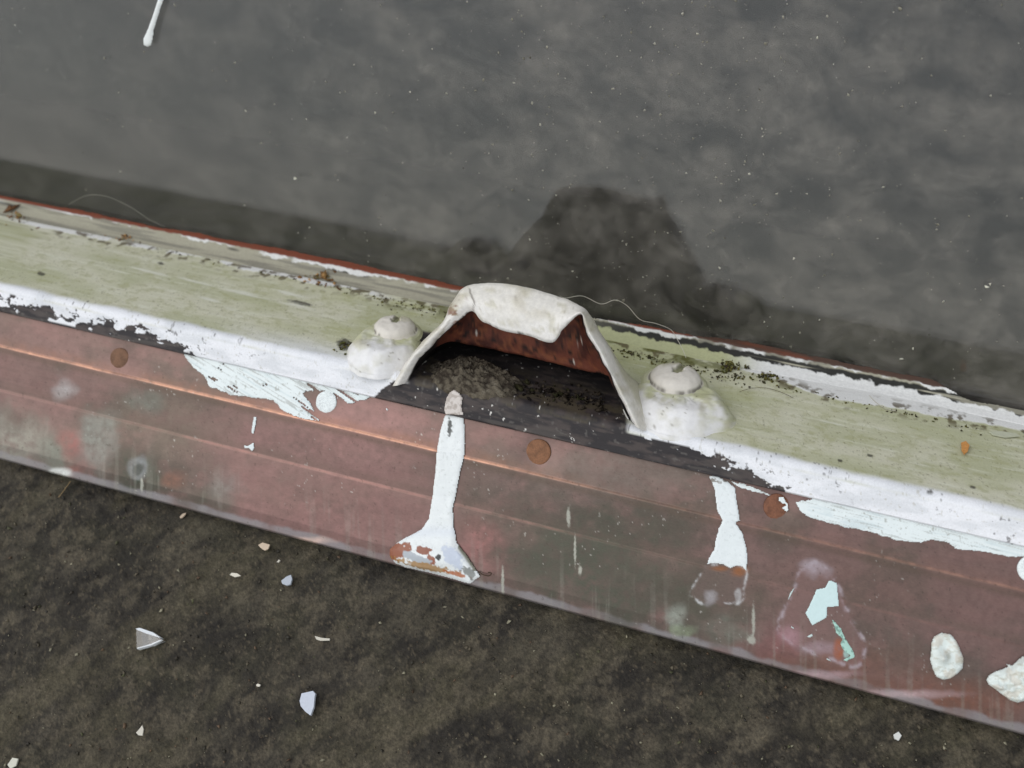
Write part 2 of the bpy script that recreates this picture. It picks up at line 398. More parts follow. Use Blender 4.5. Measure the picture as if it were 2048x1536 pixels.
black = mix(black, lin(84, 76, 60), 0.8 * smooth(0.44, 0.62, fbm(X_ * 150, DD * 220, 25, 5, 0.65)) * smooth(-0.002, 0.004, DD) * smooth(0.030, 0.012, DD))
black = mix(black, lin(84, 78, 74), 0.6 * smooth(0.5, 0.65, fbm(X_ * 60, DD * 500, 27, 4)) * smooth(0.3, 0.9, ffr))
c = mix(c, black, bmask)
wf = smooth(0.795, 0.81, fbm(X_ * 520, DD * 520, 83, 4, 0.6)) * bmask
c = mix(c, lin(225, 222, 216), wf)
# handful of dark specks and scratches along the top
for (sx, sy, sr, ss) in [(82, 549, 8, 4), (322, 528, 7, 3), (1680, 922, 5, 3), (1740, 912, 6, 3), (690, 690, 16, 12), (1945, 975, 6, 3), (1860, 985, 7, 4), (600, 607, 24, 4)]:
    c = mix(c, lin(62, 60, 52), 0.85 * smooth(1.2, 0.7, np.hypot((px - sx) / sr, (py - sy - 0.22 * (px - sx)) / ss) + (spk - 0.5)))
for (sx, sy, L_, w_) in [(300, 545, 45, 3), (400, 566, 50, 3), (490, 588, 60, 5), (420, 600, 30, 3), (1660, 845, 40, 3), (575, 588, 36, 4), (590, 612, 40, 5), (240, 545, 40, 2)]:
    c = mix(c, lin(226, 226, 214), 0.75 * smooth(1.1, 0.3, np.hypot((px - sx) / L_, (py - sy - 0.235 * (px - sx)) / w_) + (grain - 0.5) * 1.6))
paint = 1 - bmask
Nn = np.zeros(prof.shape); dpf = np.gradient(prof, axis=0); Nn = np.stack([dpf[:, 1], -dpf[:, 0]], -1); Nn /= np.linalg.norm(Nn, axis=1)[:, None] + 1e-12
Nn = np.where((Nn @ np.array([-0.5, 0.6]))[:, None] < 0, -Nn, Nn); Nn[-2:] = Nn[-3]
hgt = paint * 0.00028 + (fbm(X_ * 90, DD * 500, 91, 4) - 0.5) * 0.00022 + (fbm(X_ * 14, DD * 30, 93, 3) - 0.5) * 0.0007 + band * 0.0002
hgt[-2:] = 0
NW = Nn[:, 0][:, None] * B[1] + Nn[:, 1][:, None] * B[2]
P = P + NW[:, None, :] * hgt[..., None]
rail = put('bottom_rail', P, grid_faces(ny, nx), M_rail, sash, cols=c)
rail['label'] = 'white rail greened by algae, paint flaked black on its outer face'

# ---- putty fillet between rail and glass, with red primer line on the glass
pt0 = Gl + pdir(PHI_G) * 0.0095; pt1 = Gl + pdir(PHI_G) * 0.0062
cove = rounded(Gl + pdir(PHI_G) * 0.0062, Gl + pdir(PHI_G) * 0.0022 - pdir(PHI_L) * 0.0030, G + LN * 0.0005 - pdir(PHI_L) * 0.001, 0.0026, 6)
prof, par = resample([pt0, pt1] + list(cove) + [G + LN * 0.0005 - pdir(PHI_L) * 0.0005, G - pdir(PHI_L) * 0.001 - LN * 0.001], 0.00035)
off0 = -gi * 0.0002
xs = xs_dense(0.0004, 0.255, 0.75)
P = sweep(xs, prof + off0); ny, nx = P.shape[:2]; px, py = project(P)
X_ = np.broadcast_to(xs, (ny, nx)); sl_ = np.concatenate([[0], np.cumsum(np.linalg.norm(np.diff(prof, axis=0), axis=1))]); S_ = np.broadcast_to(sl_[:, None], (ny, nx))
n1 = fbm(X_ * 320, S_ * 320, 101, 4) - 0.5; n2 = fbm(X_ * 24, X_ * 0, 103, 3) - 0.5
primer = lin(120, 62, 42); bead = lin(164, 160, 142); whitep = lin(222, 222, 220); gap = lin(38, 38, 34)
c = np.broadcast_to(bead, P.shape).copy()
c = mix(c, lin(120, 117, 106), 0.7 * smooth(0.45, 0.65, fbm(X_ * 40, S_ * 700, 105, 4)))
c = mix(c, np.broadcast_to(gap, P.shape), smooth(930, 1300, px) * smooth(0.0048, 0.0056, S_ + n1 * 0.002) * smooth(0.45, 0.55, fbm(X_ * 22, S_ * 500, 107, 4) + 0.25 * smooth(1700, 1250, px)))
c = mix(c, gap, 0.85 * smooth(0.0052, 0.0056, S_) * smooth(0.0068, 0.0062, S_) * smooth(0.5, 0.6, fbm(X_ * 30, X_ * 0, 109, 3)))
rt = smooth(930, 1150, px)
c = mix(c, mix(np.broadcast_to(lin(178, 180, 140), P.shape), lin(224, 224, 222), smooth(1440, 1540, px)), rt * smooth(0.0076, 0.0084, S_ + n1 * 0.004 + n2 * 0.002))
wl = smooth(0.0036, 0.0039, S_ + n1 * 0.0020) * smooth(0.0050, 0.0046, S_ + n1 * 0.0034 + n2 * 0.004) * smooth(0.36, 0.46, fbm(X_ * 70, X_ * 0 + 4, 115, 4))
c = mix(c, whitep, wl)
ptop = 0.0013 + 0.0030 * n2 + 0.0022 * smooth(1480, 1350, px) * smooth(1000, 1200, px) + 0.006 * smooth(1850, 1950, px)
prim = mix(np.broadcast_to(primer, P.shape), lin(70, 58, 50), 0.85 * smooth(900, 1250, px) * smooth(0.3, 0.6, fbm(X_ * 30, S_ * 300, 117, 4) + 0.35 * smooth(1500, 1900, px)))
c = mix(c, prim, smooth(0.0042, 0.0038, S_ + n1 * 0.0014))
keep_v = S_ > ptop + n1 * 0.0007
fm = keep_v[:-1, :-1] & keep_v[1:, :-1] & keep_v[:-1, 1:] & keep_v[1:, 1:]
bump_ = (fbm(X_ * 130, S_ * 500, 111, 4) - 0.5) * 0.0006 * smooth(0.003, 0.006, S_) + wl * 0.0003
P = P + (NG * 0.8 + NL * 0.4)[None, None] * bump_[..., None]
putty = put('glazing_putty', P, grid_faces(ny, nx, fm), M_putty, sash, cols=c)
putty['label'] = 'grey cracked putty line with red primer edge along the pane'

# ---- raised paint patches: a skin that follows the surface below
def patch(name, poly, surf, thick, mat, parent, colf=None, ragged=2.0, rs=14.0, step=1.6, edge=7.0, seed=1, base=0.00006, holes=None, hf=None, **kw):
    poly = np.asarray(poly, float)
    x0, y0 = poly.min(0) - 6; x1, y1 = poly.max(0) + 6
    gx_, gy_ = np.meshgrid(np.arange(x0, x1, step), np.arange(y0, y1, step))
    s = sdf(gx_, gy_, poly) + (fbm(gx_ / rs, gy_ / rs, seed, 4, 0.6) - 0.5) * 2 * ragged
    if holes is not None: s = np.minimum(s, holes(gx_, gy_))
    h = base + thick * np.sqrt(np.clip(1 - (1 - np.clip(s / edge, 0, 1)) ** 2, 0, 1))
    if hf is not None: h = h + hf(gx_, gy_, s)
    h = h + (fbm(gx_ / 14, gy_ / 14, seed + 5, 3) - 0.5) * min(thick, 0.0008) * 0.45 * np.clip(s / edge, 0, 1)
    V = surf(gx_, gy_, h)
    ins = s > 0
    fm = ins[:-1, :-1] & ins[1:, :-1] & ins[:-1, 1:] & ins[1:, 1:]
    f = grid_faces(*gx_.shape, fm)
    cc = colf(gx_, gy_, s) if colf else np.broadcast_to(lin(224, 232, 233), V.shape)
    used = np.unique(f); remap = np.zeros(gx_.size, int); remap[used] = np.arange(len(used))
    return put(name, V.reshape(-1, 3)[used], remap[f], mat, parent, cols=np.asarray(cc).reshape(-1, 3)[used], **kw)
on_copper = lambda a, b, off=0.0: on_profile(copper_nodes, a, b, off)
on_face = lambda a, b, off=0.0: on_profile([E + pdir(98) * 0.01, Eb - pdir(98) * 0.003], a, b, np.asarray(off) + 0.0004)
on_glass = lambda a, b, off=0.0: on_profile(glass_nodes, a, b, off)

dr = patch('paint_drip', [(340, -60), (322, -20), (308, 25), (296, 58), (287, 78), (288, 90), (296, 94), (304, 90), (307, 78), (309, 62), (316, 38), (324, 12), (336, -15), (356, -60)],
           on_glass, 0.0010, M_drip, pane, ragged=0.4, edge=9, step=1.5, colf=lambda a, b, s: np.broadcast_to(lin(232, 236, 236), a.shape + (3,)))
dr['label'] = 'white paint drip running down the pane'

# ---- lift handle
hd = empty('lift_handle', (0, 0, 0)); hd.parent = sash
hd['label'] = 'white painted cast lift handle with rusted hollow and two round-headed screws'
outer = [(784, 772), (812, 724), (843, 685), (884, 645), (904, 606), (926, 577), (960, 567), (1010, 568), (1060, 577), (1115, 592), (1150, 606), (1172, 622), (1192, 656), (1217, 706), (1243, 764), (1268, 810), (1292, 862)]
inner = [(812, 768), (836, 722), (862, 694), (892, 661), (920, 641), (944, 622), (966, 643), (1005, 662), (1060, 673), (1104, 684), (1126, 659), (1162, 628), (1172, 664), (1194, 700), (1220, 748), (1243, 800), (1266, 846)]
mid_ = [(815, 766), (842, 722), (868, 696), (898, 660), (926, 634), (948, 612), (972, 606), (1012, 612), (1060, 622), (1106, 634), (1134, 630), (1156, 636), (1168, 668), (1188, 702), (1214, 748), (1240, 800), (1266, 850)]
rust = [(816, 766), (840, 728), (862, 702), (884, 689), (905, 684), (930, 687), (965, 694), (1010, 704), (1060, 715), (1105, 726), (1140, 735), (1165, 741), (1190, 746), (1208, 750), (1224, 760), (1240, 802), (1264, 850)]
d_outer = [0, .001, .002, .003, .004, .005, .006, .006, .006, .006, .005, .004, .003, .002, .001, 0, 0]
d_inner = [-.001, -.001, -.001, -.001, -.001, -.001, -.003, -.004, -.0045, -.0045, -.003, -.001, -.001, -.001, -.001, -.001, -.001]
K = len(outer)
def row(pts, dep):
    return np.array([hood_pt(np.array(p[0], float), np.array(p[1], float), d) for p, d in zip(pts, dep)])
R_out = row(outer, d_outer); R_in = row(inner, d_inner)
R_mid = row(mid_, [x + 0.006 for x in d_outer]); R_rust = row(rust, [.003, .008, .013, .017, .018, .018, .018, .018, .018, .018, .018, .018, .017, .014, .010, .006, .003])
Ew = to_world(*([to_profile(np.array([0, 0, 0.12]) - CAM)[0]] + [E[0], E[1]]))
def hgt_of(Pt): return (Pt - Ew) @ NL
hx = (R_out[0] + R_out[-1])[0] / 2
def back(fh, d, fx):
    Q = R_out.copy(); h = hgt_of(Q); dd = (Q - Ew) @ DL
    Q = Q + NL[None] * (h * (fh - 1))[:, None] + DL[None] * (d - np.minimum(dd, d) * 0)[..., None] * np.ones((K, 1))
    Q[:, 0] = hx + (Q[:, 0] - hx) * fx
    return Q
O1, O2, O3, O4 = back(0.90, .006, 1.0), back(0.70, .015, .97), back(0.40, .025, .93), back(-0.08, .033, .90)
I2 = R_rust.copy(); hI = hgt_of(I2); I2 = I2 + DL * 0.013 + NL * (hI * 0.02)[:, None]; I2[:, 0] = hx + (I2[:, 0] - hx) * 0.97
I3 = I2 + NL * (-hgt_of(I2) - 0.003)[:, None] + DL * 0.002
rows = np.stack([O4, O3, O2, O1, R_out, R_in, R_mid, R_rust, I2, I3])
NU, NR = 150, 12
U = np.stack([catmull(r, NU) for r in rows])                     # rows x NU x 3
V = []; tt = []
for i in range(len(rows) - 1):
    g = lambda j: U[min(max(j, 0), len(rows) - 1)]
    for j in range(NR):
        t = j / NR
        if i in (4, 5, 7, 8):                                    # lip, edge and recess stay crisp
            q = g(i) * (1 - t) + g(i + 1) * t
            if i == 4: q = q + (-DL * 0.0030 + NL * 0.0014) * math.sin(math.pi * t)
        else:
            p0, p1, p2, p3 = g(i - 1), g(i), g(i + 1), g(i + 2)
            if i == 3: p3 = p2
            if i == 6: p0, p3 = p1, p2
            q = 0.5 * (2 * p1 + (p2 - p0) * t + (2 * p0 - 5 * p1 + 4 * p2 - p3) * t ** 2 + (3 * p1 - p0 - 3 * p2 + p3) * t ** 3)
        V.append(q); tt.append(i + t)
V.append(U[-1]); tt.append(len(rows) - 1.0)
V = np.array(V); tt = np.array(tt)
T_, Uu = np.meshgrid(tt, np.linspace(0, 1, NU), indexing='ij')
du = np.gradient(V, axis=1); dv = np.gradient(V, axis=0); N_ = np.cross(du, dv); N_ /= np.linalg.norm(N_, axis=-1)[..., None] + 1e-12
if N_[int(3.5 * NR), NU // 2] @ NL < 0: N_ = -N_
A_, Bp_ = project(V)
nz = fbm(A_ / 26, Bp_ / 22, 201, 4) - 0.5
V = V + N_ * (nz * 0.0011 * (T_ < 7.2))[..., None]
c = mix(np.broadcast_to(lin(226, 222, 214), V.shape), lin(206, 200, 186), smooth(0.45, 0.7, fbm(A_ / 40, Bp_ / 30, 203, 4)))
c = mix(c, lin(186, 182, 150), 0.6 * smooth(3.6, 2.8, T_))
c = mix(c, lin(238, 236, 234), 0.6 * smooth(4.3, 4.8, T_))
c = mix(c, lin(120, 70, 45), 0.9 * smooth(0.54, 0.60, fbm(A_ / 14, Bp_ / 12, 207, 4) + 0.0) * smooth(0.20, 0.245, Uu) * smooth(0.335, 0.30, Uu) * (T_ > 4.0))
c = mix(c, lin(140, 128, 112), 0.4 * smooth(0.77, 0.82, fbm(A_ / 6, Bp_ / 6, 209, 3)))
rustc = mix(np.broadcast_to(lin(112, 62, 48), V.shape), lin(74, 40, 34), smooth(0.4, 0.65, fbm(A_ / 22, Bp_ / 16, 211, 4)))
rustc = mix(rustc, lin(134, 80, 54), 0.7 * smooth(0.52, 0.7, fbm(A_ / 10, Bp_ / 9, 213, 4, 0.65)))
rustc = mix(rustc, lin(34, 28, 28), 0.9 * smooth(0.62, 0.68, fbm(A_ / 15, Bp_ / 11, 215, 4)))
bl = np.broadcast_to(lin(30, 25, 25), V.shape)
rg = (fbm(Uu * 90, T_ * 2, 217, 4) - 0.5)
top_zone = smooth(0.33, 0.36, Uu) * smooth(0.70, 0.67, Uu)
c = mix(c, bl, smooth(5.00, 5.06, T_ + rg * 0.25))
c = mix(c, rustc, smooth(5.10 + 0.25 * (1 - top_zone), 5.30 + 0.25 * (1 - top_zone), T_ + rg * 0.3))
c = mix(c, lin(26, 22, 21), smooth(7.06, 7.25, T_))  # recess behind the rust: black grime, with its shade painted in
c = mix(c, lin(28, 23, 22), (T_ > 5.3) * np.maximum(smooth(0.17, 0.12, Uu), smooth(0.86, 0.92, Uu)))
wfl = smooth(0.85, 0.87, fbm(A_ / 7, Bp_ / 5, 219, 3)) * (T_ > 5.3)
c = mix(c, lin(214, 206, 196), wfl)
def crack(poly, wpx, colr, amt):
    global c
    d_ = np.full(A_.shape, 1e9)
    for (x0, y0), (x1, y1) in zip(poly[:-1], poly[1:]):
        ex, ey = x1 - x0, y1 - y0; t_ = np.clip(((A_ - x0) * ex + (Bp_ - y0) * ey) / (ex * ex + ey * ey), 0, 1)
        d_ = np.minimum(d_, np.hypot(A_ - x0 - t_ * ex, Bp_ - y0 - t_ * ey))
    c = mix(c, colr, amt * smooth(wpx, wpx * 0.4, d_ + (fbm(A_ / 5, Bp_ / 5, 223, 3) - 0.5) * 2) * (T_ > 3) * (T_ < 5))
crack([(938, 578), (943, 592), (949, 604), (946, 620)], 2.6, lin(92, 82, 72), 0.8)
crack([(900, 640), (880, 668), (862, 690)], 2.2, lin(150, 140, 124), 0.5)
c = mix(c, lin(178, 172, 142), 0.45 * smooth(0.55, 0.72, fbm(A_ / 24, Bp_ / 10, 225, 4)) * (T_ < 5) * smooth(0.62, 0.3, np.abs(Uu - 0.5)))
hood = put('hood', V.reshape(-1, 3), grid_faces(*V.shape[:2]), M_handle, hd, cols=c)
hood['label'] = 'bent hood of the handle, white outside and rusted brown inside'

def blob(name, cpx, cpy, rx_, rd_, h_, parent, colf, seed, flat=0.35, hs=0.0):
    C0 = ledge(np.array(float(cpx)), np.array(float(cpy)), hs)
    r = np.concatenate([[0.0], np.linspace(0.04, 1, 44)]); th = np.linspace(0, 2 * math.pi, 121)
    Rr, Th = np.meshgrid(r, th, indexing='ij')
    cx, cd = np.cos(Th), np.sin(Th)
    nn_ = fbm(cx * 2 + 7 + Rr * 1.5, cd * 2 + 3, seed, 3) - 0.5
    rad = Rr * (1 + 0.22 * (fbm(cx * 1.3 + 5, cd * 1.3 + 9, seed + 3, 3) - 0.5))
    hh = h_ * (0.62 * smooth(1.0, 0.58, Rr) + 0.38 * np.sqrt(np.clip(1 - (Rr / 0.93) ** 4, 0, 1))) * (1 + 0.25 * nn_ * (Rr > 0.2)) - 0.0016 * (Rr > 0.985)
    hh = hh + (fbm(cx * Rr * 5 + 40, cd * Rr * 5 + 40, seed + 9, 3) - 0.5) * 0.0009
    V = C0 + np.stack([rad * cx * rx_, 0 * rad, 0 * rad], -1) + (rad * cd * rd_)[..., None] * DL + hh[..., None] * NL
    cc = colf(Rr, Th, V)
    return put(name, V.reshape(-1, 3), grid_faces(*Rr.shape), M_cap, parent, cols=cc.reshape(-1, 3)), V
def footcol(seed):
    def f(Rr, Th, V):
        a, b = project(V)
        back_ = np.sin(Th) * Rr
        q = mix(np.broadcast_to(lin(228, 226, 224), V.shape), lin(196, 192, 172), smooth(0.4, 0.7, fbm(a / 26, b / 18, seed, 4)))
        q = mix(q, lin(190, 191, 150), 0.85 * smooth(-0.55, 0.2, back_ + (fbm(a / 20, b / 12, seed + 1, 4) - 0.5) * 1.2))
        q = mix(q, lin(240, 240, 242), 0.5 * smooth(-0.3, -0.8, back_))
        q = mix(q, lin(110, 100, 78), 0.6 * smooth(0.79, 0.83, fbm(a / 7, b / 6, seed + 2, 3)))
        return q
    return f
blob('foot', 773, 706, 0.0176, 0.0185, 0.0080, hd, footcol(301), 300)
blob('foot', 1354, 822, 0.0232, 0.0190, 0.0088, hd, footcol(331), 330)
def screw(cpx, cpy, R, Hh, hs, ang, seed):
    C0 = ledge(np.array(float(cpx)), np.array(float(cpy)), hs)
    r = np.concatenate([[0.0], np.linspace(0.03, 1.32, 52)]); th = np.linspace(0, 2 * math.pi, 97)
    Rr, Th = np.meshgrid(r, th, indexing='ij'); cx, cd = np.cos(Th) * Rr, np.sin(Th) * Rr
    hh = Hh * (0.74 * np.sqrt(np.clip(1 - Rr ** 2.3, 0, 1)) + 0.26 * smooth(1.32, 0.75, Rr)) - 0.0012 * smooth(1.2, 1.32, Rr)
    du_ = cx * math.cos(ang) + cd * math.sin(ang); dv_ = -cx * math.sin(ang) + cd * math.cos(ang)
    slot = smooth(0.17, 0.09, np.abs(dv_)) * smooth(-0.25, 0.05, du_) * smooth(1.0, 0.8, du_)
    slot = np.maximum(slot, smooth(0.24, 0.12, np.hypot(du_ - 0.12, dv_ * 0.9)))
    hh = hh - slot * Hh * 0.32 + (fbm(cx * 3 + 9, cd * 3 + 9, seed, 2) - 0.5) * 0.0007
    V = C0 + np.stack([cx * R, 0 * cx, 0 * cx], -1) + (cd * R)[..., None] * DL + hh[..., None] * NL
    a, b = project(V)
    q = mix(np.broadcast_to(lin(222, 216, 206), V.shape), lin(186, 182, 150), 0.8 * smooth(0.1, 0.8, cd + (fbm(a / 16, b / 12, seed + 4, 4) - 0.5)))
    q = mix(q, lin(176, 178, 136), 0.8 * smooth(1.0, 1.15, Rr))
    q = mix(q, lin(116, 118, 72), 0.8 * slot)
    q = mix(q, lin(70, 64, 50), 0.75 * smooth(0.95, 1.0, Rr) * smooth(1.07, 1.02, Rr) * smooth(0.50, 0.60, fbm(np.cos(Th) * 2 + 4, np.sin(Th) * 2 + 4, seed + 6, 3)))
    return put('screw', V.reshape(-1, 3), grid_faces(*Rr.shape), M_cap, hd, cols=q.reshape(-1, 3))
screw(790, 661, 0.0090, 0.0050, 0.0070, 1.75, 401)
screw(1350, 764, 0.0104, 0.0058, 0.0080, 1.35, 431)

# ================================================================== copper flashing
flash = empty('copper_flashing', tuple(to_world(to_profile(-CAM)[0], C7[0], C7[1])))
tag(flash, 'tarnished pink-brown copper flashing strip under the sash, creased and paint-splashed', 'flashing')
hem = [C7 + (C6 - C7) * 0.0]
dn = (C7 - C6) / np.linalg.norm(C7 - C6)
cr = []                                                             # rolled lower edge
for k in range(1, 9):
    a = k / 8 * math.radians(165); cr.append(C7 + 0.0016 * (np.array([1 - math.cos(a), -math.sin(a)])))
nodesC = [copper_nodes[0], C3, C4 + np.array([0, 0.0004]), C4 + np.array([-0.0005, -0.0004]), C5 + np.array([0, 0.0004]), C5 + np.array([-0.0003, -0.0004]), C6, C7] + cr
prof, par = resample(nodesC, 0.00042)
xs = xs_dense(0.00042, 0.265, 0.75)
P = sweep(xs, prof); ny, nx = P.shape[:2]; px, py = project(P)
X_ = np.broadcast_to(xs, (ny, nx)); s1 = np.concatenate([[0], np.cumsum(np.linalg.norm(np.diff(prof, axis=0), axis=1))]); S_ = np.broadcast_to(s1[:, None], (ny, nx))
nodeS = [s1[np.argmin(np.linalg.norm(prof - q, axis=1))] for q in (C3, C4, C5, C6, C7)]
n4 = fbm(px / 120, py / 70, 501, 5); n5 = fbm(px / 40, py / 30, 503, 4); n6 = fbm(X_ * 9, S_ * 1400, 505, 4)
c = mix(np.broadcast_to(lin(126, 100, 94), P.shape), lin(108, 92, 84), smooth(0.35, 0.65, n4))
c = mix(c, lin(136, 104, 98), 0.4 * smooth(0.5, 0.7, n5))
c = mix(c, lin(100, 86, 78), 0.18 * smooth(0.45, 0.75, n6))
n7 = fbm(px / 11, py / 11, 507, 4, 0.65)
wx_ = (fbm(px / 38, py / 38, 508, 4) - 0.5); wy_ = (fbm(px / 38 + 50, py / 38, 509, 4) - 0.5)
def spot(sx, sy, rx_, ry_, colr, amt, soft=1.0, nzz=0.5):
    global c
    wr = min(rx_, ry_) * 1.1
    r_ = np.hypot((px + wx_ * wr - sx) / rx_, (py + wy_ * wr - sy) / ry_) + (n5 - 0.5) * nzz + (n7 - 0.5) * 0.5
    c = mix(c, colr, np.clip(amt * (0.35 + 1.1 * n7), 0, 1) * smooth(1.0 + 0.35 * soft, 1.0 - 0.8 * soft, r_))
spot(640, 1030, 260, 110, lin(146, 106, 102), 0.5)
spot(960, 1090, 60, 60, lin(166, 108, 106), 0.6)
spot(700, 880, 330, 90, lin(150, 112, 108), 0.5)
spot(1180, 1120, 260, 160, lin(82, 82, 70), 0.95); spot(1230, 950, 260, 60, lin(112, 102, 94), 0.7)  # grey-green tarnish in the middle, with a dark reflection painted in
spot(1400, 1190, 140, 70, lin(82, 84, 70), 0.7)
spot(270, 950, 95, 60, lin(70, 74, 62), 0.85)
spot(410, 1010, 70, 40, lin(78, 78, 66), 0.7)
spot(300, 850, 160, 70, lin(112, 104, 90), 0.5)
spot(30, 890, 100, 60, lin(140, 138, 126), 0.8)
spot(110, 920, 40, 60, lin(118, 122, 110), 0.7)
spot(190, 880, 44, 70, lin(132, 134, 126), 0.7, 0.6)
spot(140, 892, 26, 36, lin(146, 92, 86), 0.6, 0.8); spot(146, 945, 22, 16, lin(144, 94, 86), 0.55, 0.8)
spot(128, 775, 26, 26, lin(168, 164, 162), 0.7); spot(290, 805, 40, 25, lin(116, 122, 112), 0.6)
spot(275, 935, 20, 22, lin(128, 130, 130), 0.7, 0.5); spot(275, 938, 10, 11, lin(76, 78, 72), 0.9, 0.6)
spot(345, 960, 26, 20, lin(132, 92, 76), 0.7)
spot(445, 975, 36, 40, lin(124, 118, 112), 0.6)
spot(1640, 1360, 240, 70, lin(124, 86, 72), 0.7); spot(1900, 1400, 200, 50, lin(128, 84, 68), 0.75)
spot(1560, 1290, 60, 50, lin(140, 94, 92), 0.7)
spot(1350, 1238, 22, 26, lin(150, 154, 142), 0.85, 0.7); spot(1362, 1262, 26, 16, lin(142, 150, 124), 0.8, 0.6)
spot(1460, 1265, 60, 30, lin(108, 122, 108), 0.5)
spot(1700, 1180, 320, 60, lin(126, 98, 90), 0.35)
# worn line with painted highlight along the upper crease, fainter along the second
def crease(sn, w_, colr, amt):
    global c
    q = np.exp(-((S_ - sn + (n5 - 0.5) * 0.0003) / w_) ** 2)
    c = mix(c, colr, np.clip(q * amt, 0, 1))
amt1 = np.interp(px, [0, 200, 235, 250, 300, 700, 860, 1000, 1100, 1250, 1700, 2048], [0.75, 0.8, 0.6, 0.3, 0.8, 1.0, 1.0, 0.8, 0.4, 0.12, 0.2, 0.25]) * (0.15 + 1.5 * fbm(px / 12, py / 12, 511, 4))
c = c * 0.90; lum = c.mean(-1, keepdims=True); c = lum + (c - lum) * 0.95
c = c * (1 + (n7 - 0.5) * 0.35)[..., None]
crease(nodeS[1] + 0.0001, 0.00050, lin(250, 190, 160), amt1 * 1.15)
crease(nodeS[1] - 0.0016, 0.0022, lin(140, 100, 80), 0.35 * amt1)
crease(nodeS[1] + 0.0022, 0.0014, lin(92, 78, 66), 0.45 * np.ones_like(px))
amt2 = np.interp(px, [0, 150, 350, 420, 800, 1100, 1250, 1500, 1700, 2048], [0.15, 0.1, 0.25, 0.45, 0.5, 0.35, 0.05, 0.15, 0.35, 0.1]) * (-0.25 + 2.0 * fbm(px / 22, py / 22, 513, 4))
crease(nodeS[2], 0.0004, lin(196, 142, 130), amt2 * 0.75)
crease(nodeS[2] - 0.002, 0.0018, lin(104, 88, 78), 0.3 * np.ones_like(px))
# pale hem, its glints painted into the colour
hemm = smooth(nodeS[4] - 0.0026, nodeS[4] - 0.0010, S_ + (n5 - 0.5) * 0.0035) * (0.35 + 0.65 * smooth(0.3, 0.65, fbm(px / 60, py / 200, 515, 4)))
c = mix(c, lin(142, 138, 140), 0.75 * hemm)
spot(120, 948, 26, 12, lin(214, 216, 212), 0.9, 0.7)
spot(600, 1082, 70, 9, lin(222, 190, 176), 0.8, 0.8); spot(1640, 1350, 90, 10, lin(190, 162, 166), 0.7); spot(1800, 1388, 130, 10, lin(196, 170, 172), 0.7)
# ghost of the drip that came away, and ring left by a lost splash
def ring_(poly, wpx, colr, amt, fillc=None, famt=0):
    global c
    poly = catmull(list(poly) + [poly[0]], 60)[:-1]; bx = np.asarray(poly); sel = (px > bx[:, 0].min() - 40) & (px < bx[:, 0].max() + 40) & (py > bx[:, 1].min() - 40) & (py < bx[:, 1].max() + 40)
    d_ = np.full(px.shape, -1e3); d_[sel] = sdf(px[sel], py[sel], poly)
    if fillc is not None: c = mix(c, fillc, famt * smooth(-3, 3, d_))
    c = mix(c, colr, 0.9 * amt * np.exp(-((d_ + (n7 - 0.5) * 7) / wpx) ** 2) * smooth(0.38, 0.66, fbm(px / 14, py / 14, 521, 4)))
gz = lambda L, s, ox, oy: [(ox + a * s, oy + b * s) for a, b in L]
ghost2 = gz([(330, 945), (260, 1060), (195, 1180), (205, 1240), (300, 1295), (400, 1300), (560, 1300), (640, 1270), (668, 1150), (690, 1000), (600, 955)], .2214, 1340, 920)
ring_(ghost2, 2.5, lin(206, 206, 206), 0.8, lin(108, 92, 86), 0.6)
spot(1425, 1195, 18, 16, lin(160, 156, 158), 0.6, 0.6, 1.2); spot(1478, 1190, 8, 18, lin(190, 190, 190), 0.6, 0.6, 1.2)
spot(1440, 1136, 22, 6, lin(138, 90, 56), 0.8); spot(1478, 1140, 18, 12, lin(150, 94, 52), 0.85)
pear = gz([(540, 90), (640, 150), (700, 240), (800, 500), (890, 650), (890, 780), (820, 845), (700, 800), (500, 730), (300, 620), (280, 540), (340, 380), (400, 250), (430, 150)], .2773, 1480, 1100)
ring_(pear, 4.0, lin(178, 166, 172), 0.75, lin(132, 104, 100), 0.5)
spot(1628, 1140, 30, 20, lin(172, 160, 166), 0.7, 0.8, 1.0)
spot(1580, 1268, 26, 22, lin(168, 132, 138), 0.7); spot(1640, 1298, 40, 14, lin(164, 144, 150), 0.6)
spot(1676, 1300, 12, 24, lin(160, 94, 66), 0.8, 0.6)
spot(1692, 1310, 7, 10, lin(160, 190, 182), 0.8, 0.5, 1.0)
spk = fbm(px / 5, py / 5, 531, 3, 0.7)
c = mix(c, lin(70, 62, 54), 0.5 * smooth(0.75, 0.82, spk)); c = mix(c, lin(186, 182, 174), 0.6 * smooth(0.77, 0.82, fbm(px / 6, py / 6, 533, 3, 0.7)) * smooth(0.5, 0.7, n4))
# vertical run marks near the lower edge
runs = smooth(0.60, 0.72, fbm(px / 9, py / 160, 535, 3)) * smooth(nodeS[2], nodeS[4], S_)
c = mix(c, lin(146, 142, 132), 0.22 * runs * n7 * 2)
for (sx, sy, hh_, ww_) in [(1137, 1035, 20, 4), (1150, 1100, 34, 2.2), (1160, 1140, 10, 4), (1507, 1240, 34, 3.5), (1503, 1280, 10, 9), (283, 970, 16, 3), (1005, 1165, 30, 3)]:
    c = mix(c, lin(176, 176, 164), 0.75 * smooth(1.2, 0.6, np.hypot((px - sx) / ww_, (py - sy) / hh_) + (spk - 0.5) * 0.9))
hgt = (fbm(X_ * 12, S_ * 30, 541, 3) - 0.5) * 0.0012 + (fbm(X_ * 60, S_ * 40, 543, 3) - 0.5) * 0.00022
wave = (fbm(X_ * 9, X_ * 0 + 2, 545, 3) - 0.5) * 0.0035 * smooth(nodeS[2], nodeS[4], S_)
hgt = hgt * smooth(nodeS[0], nodeS[0] + 0.01, S_) + wave
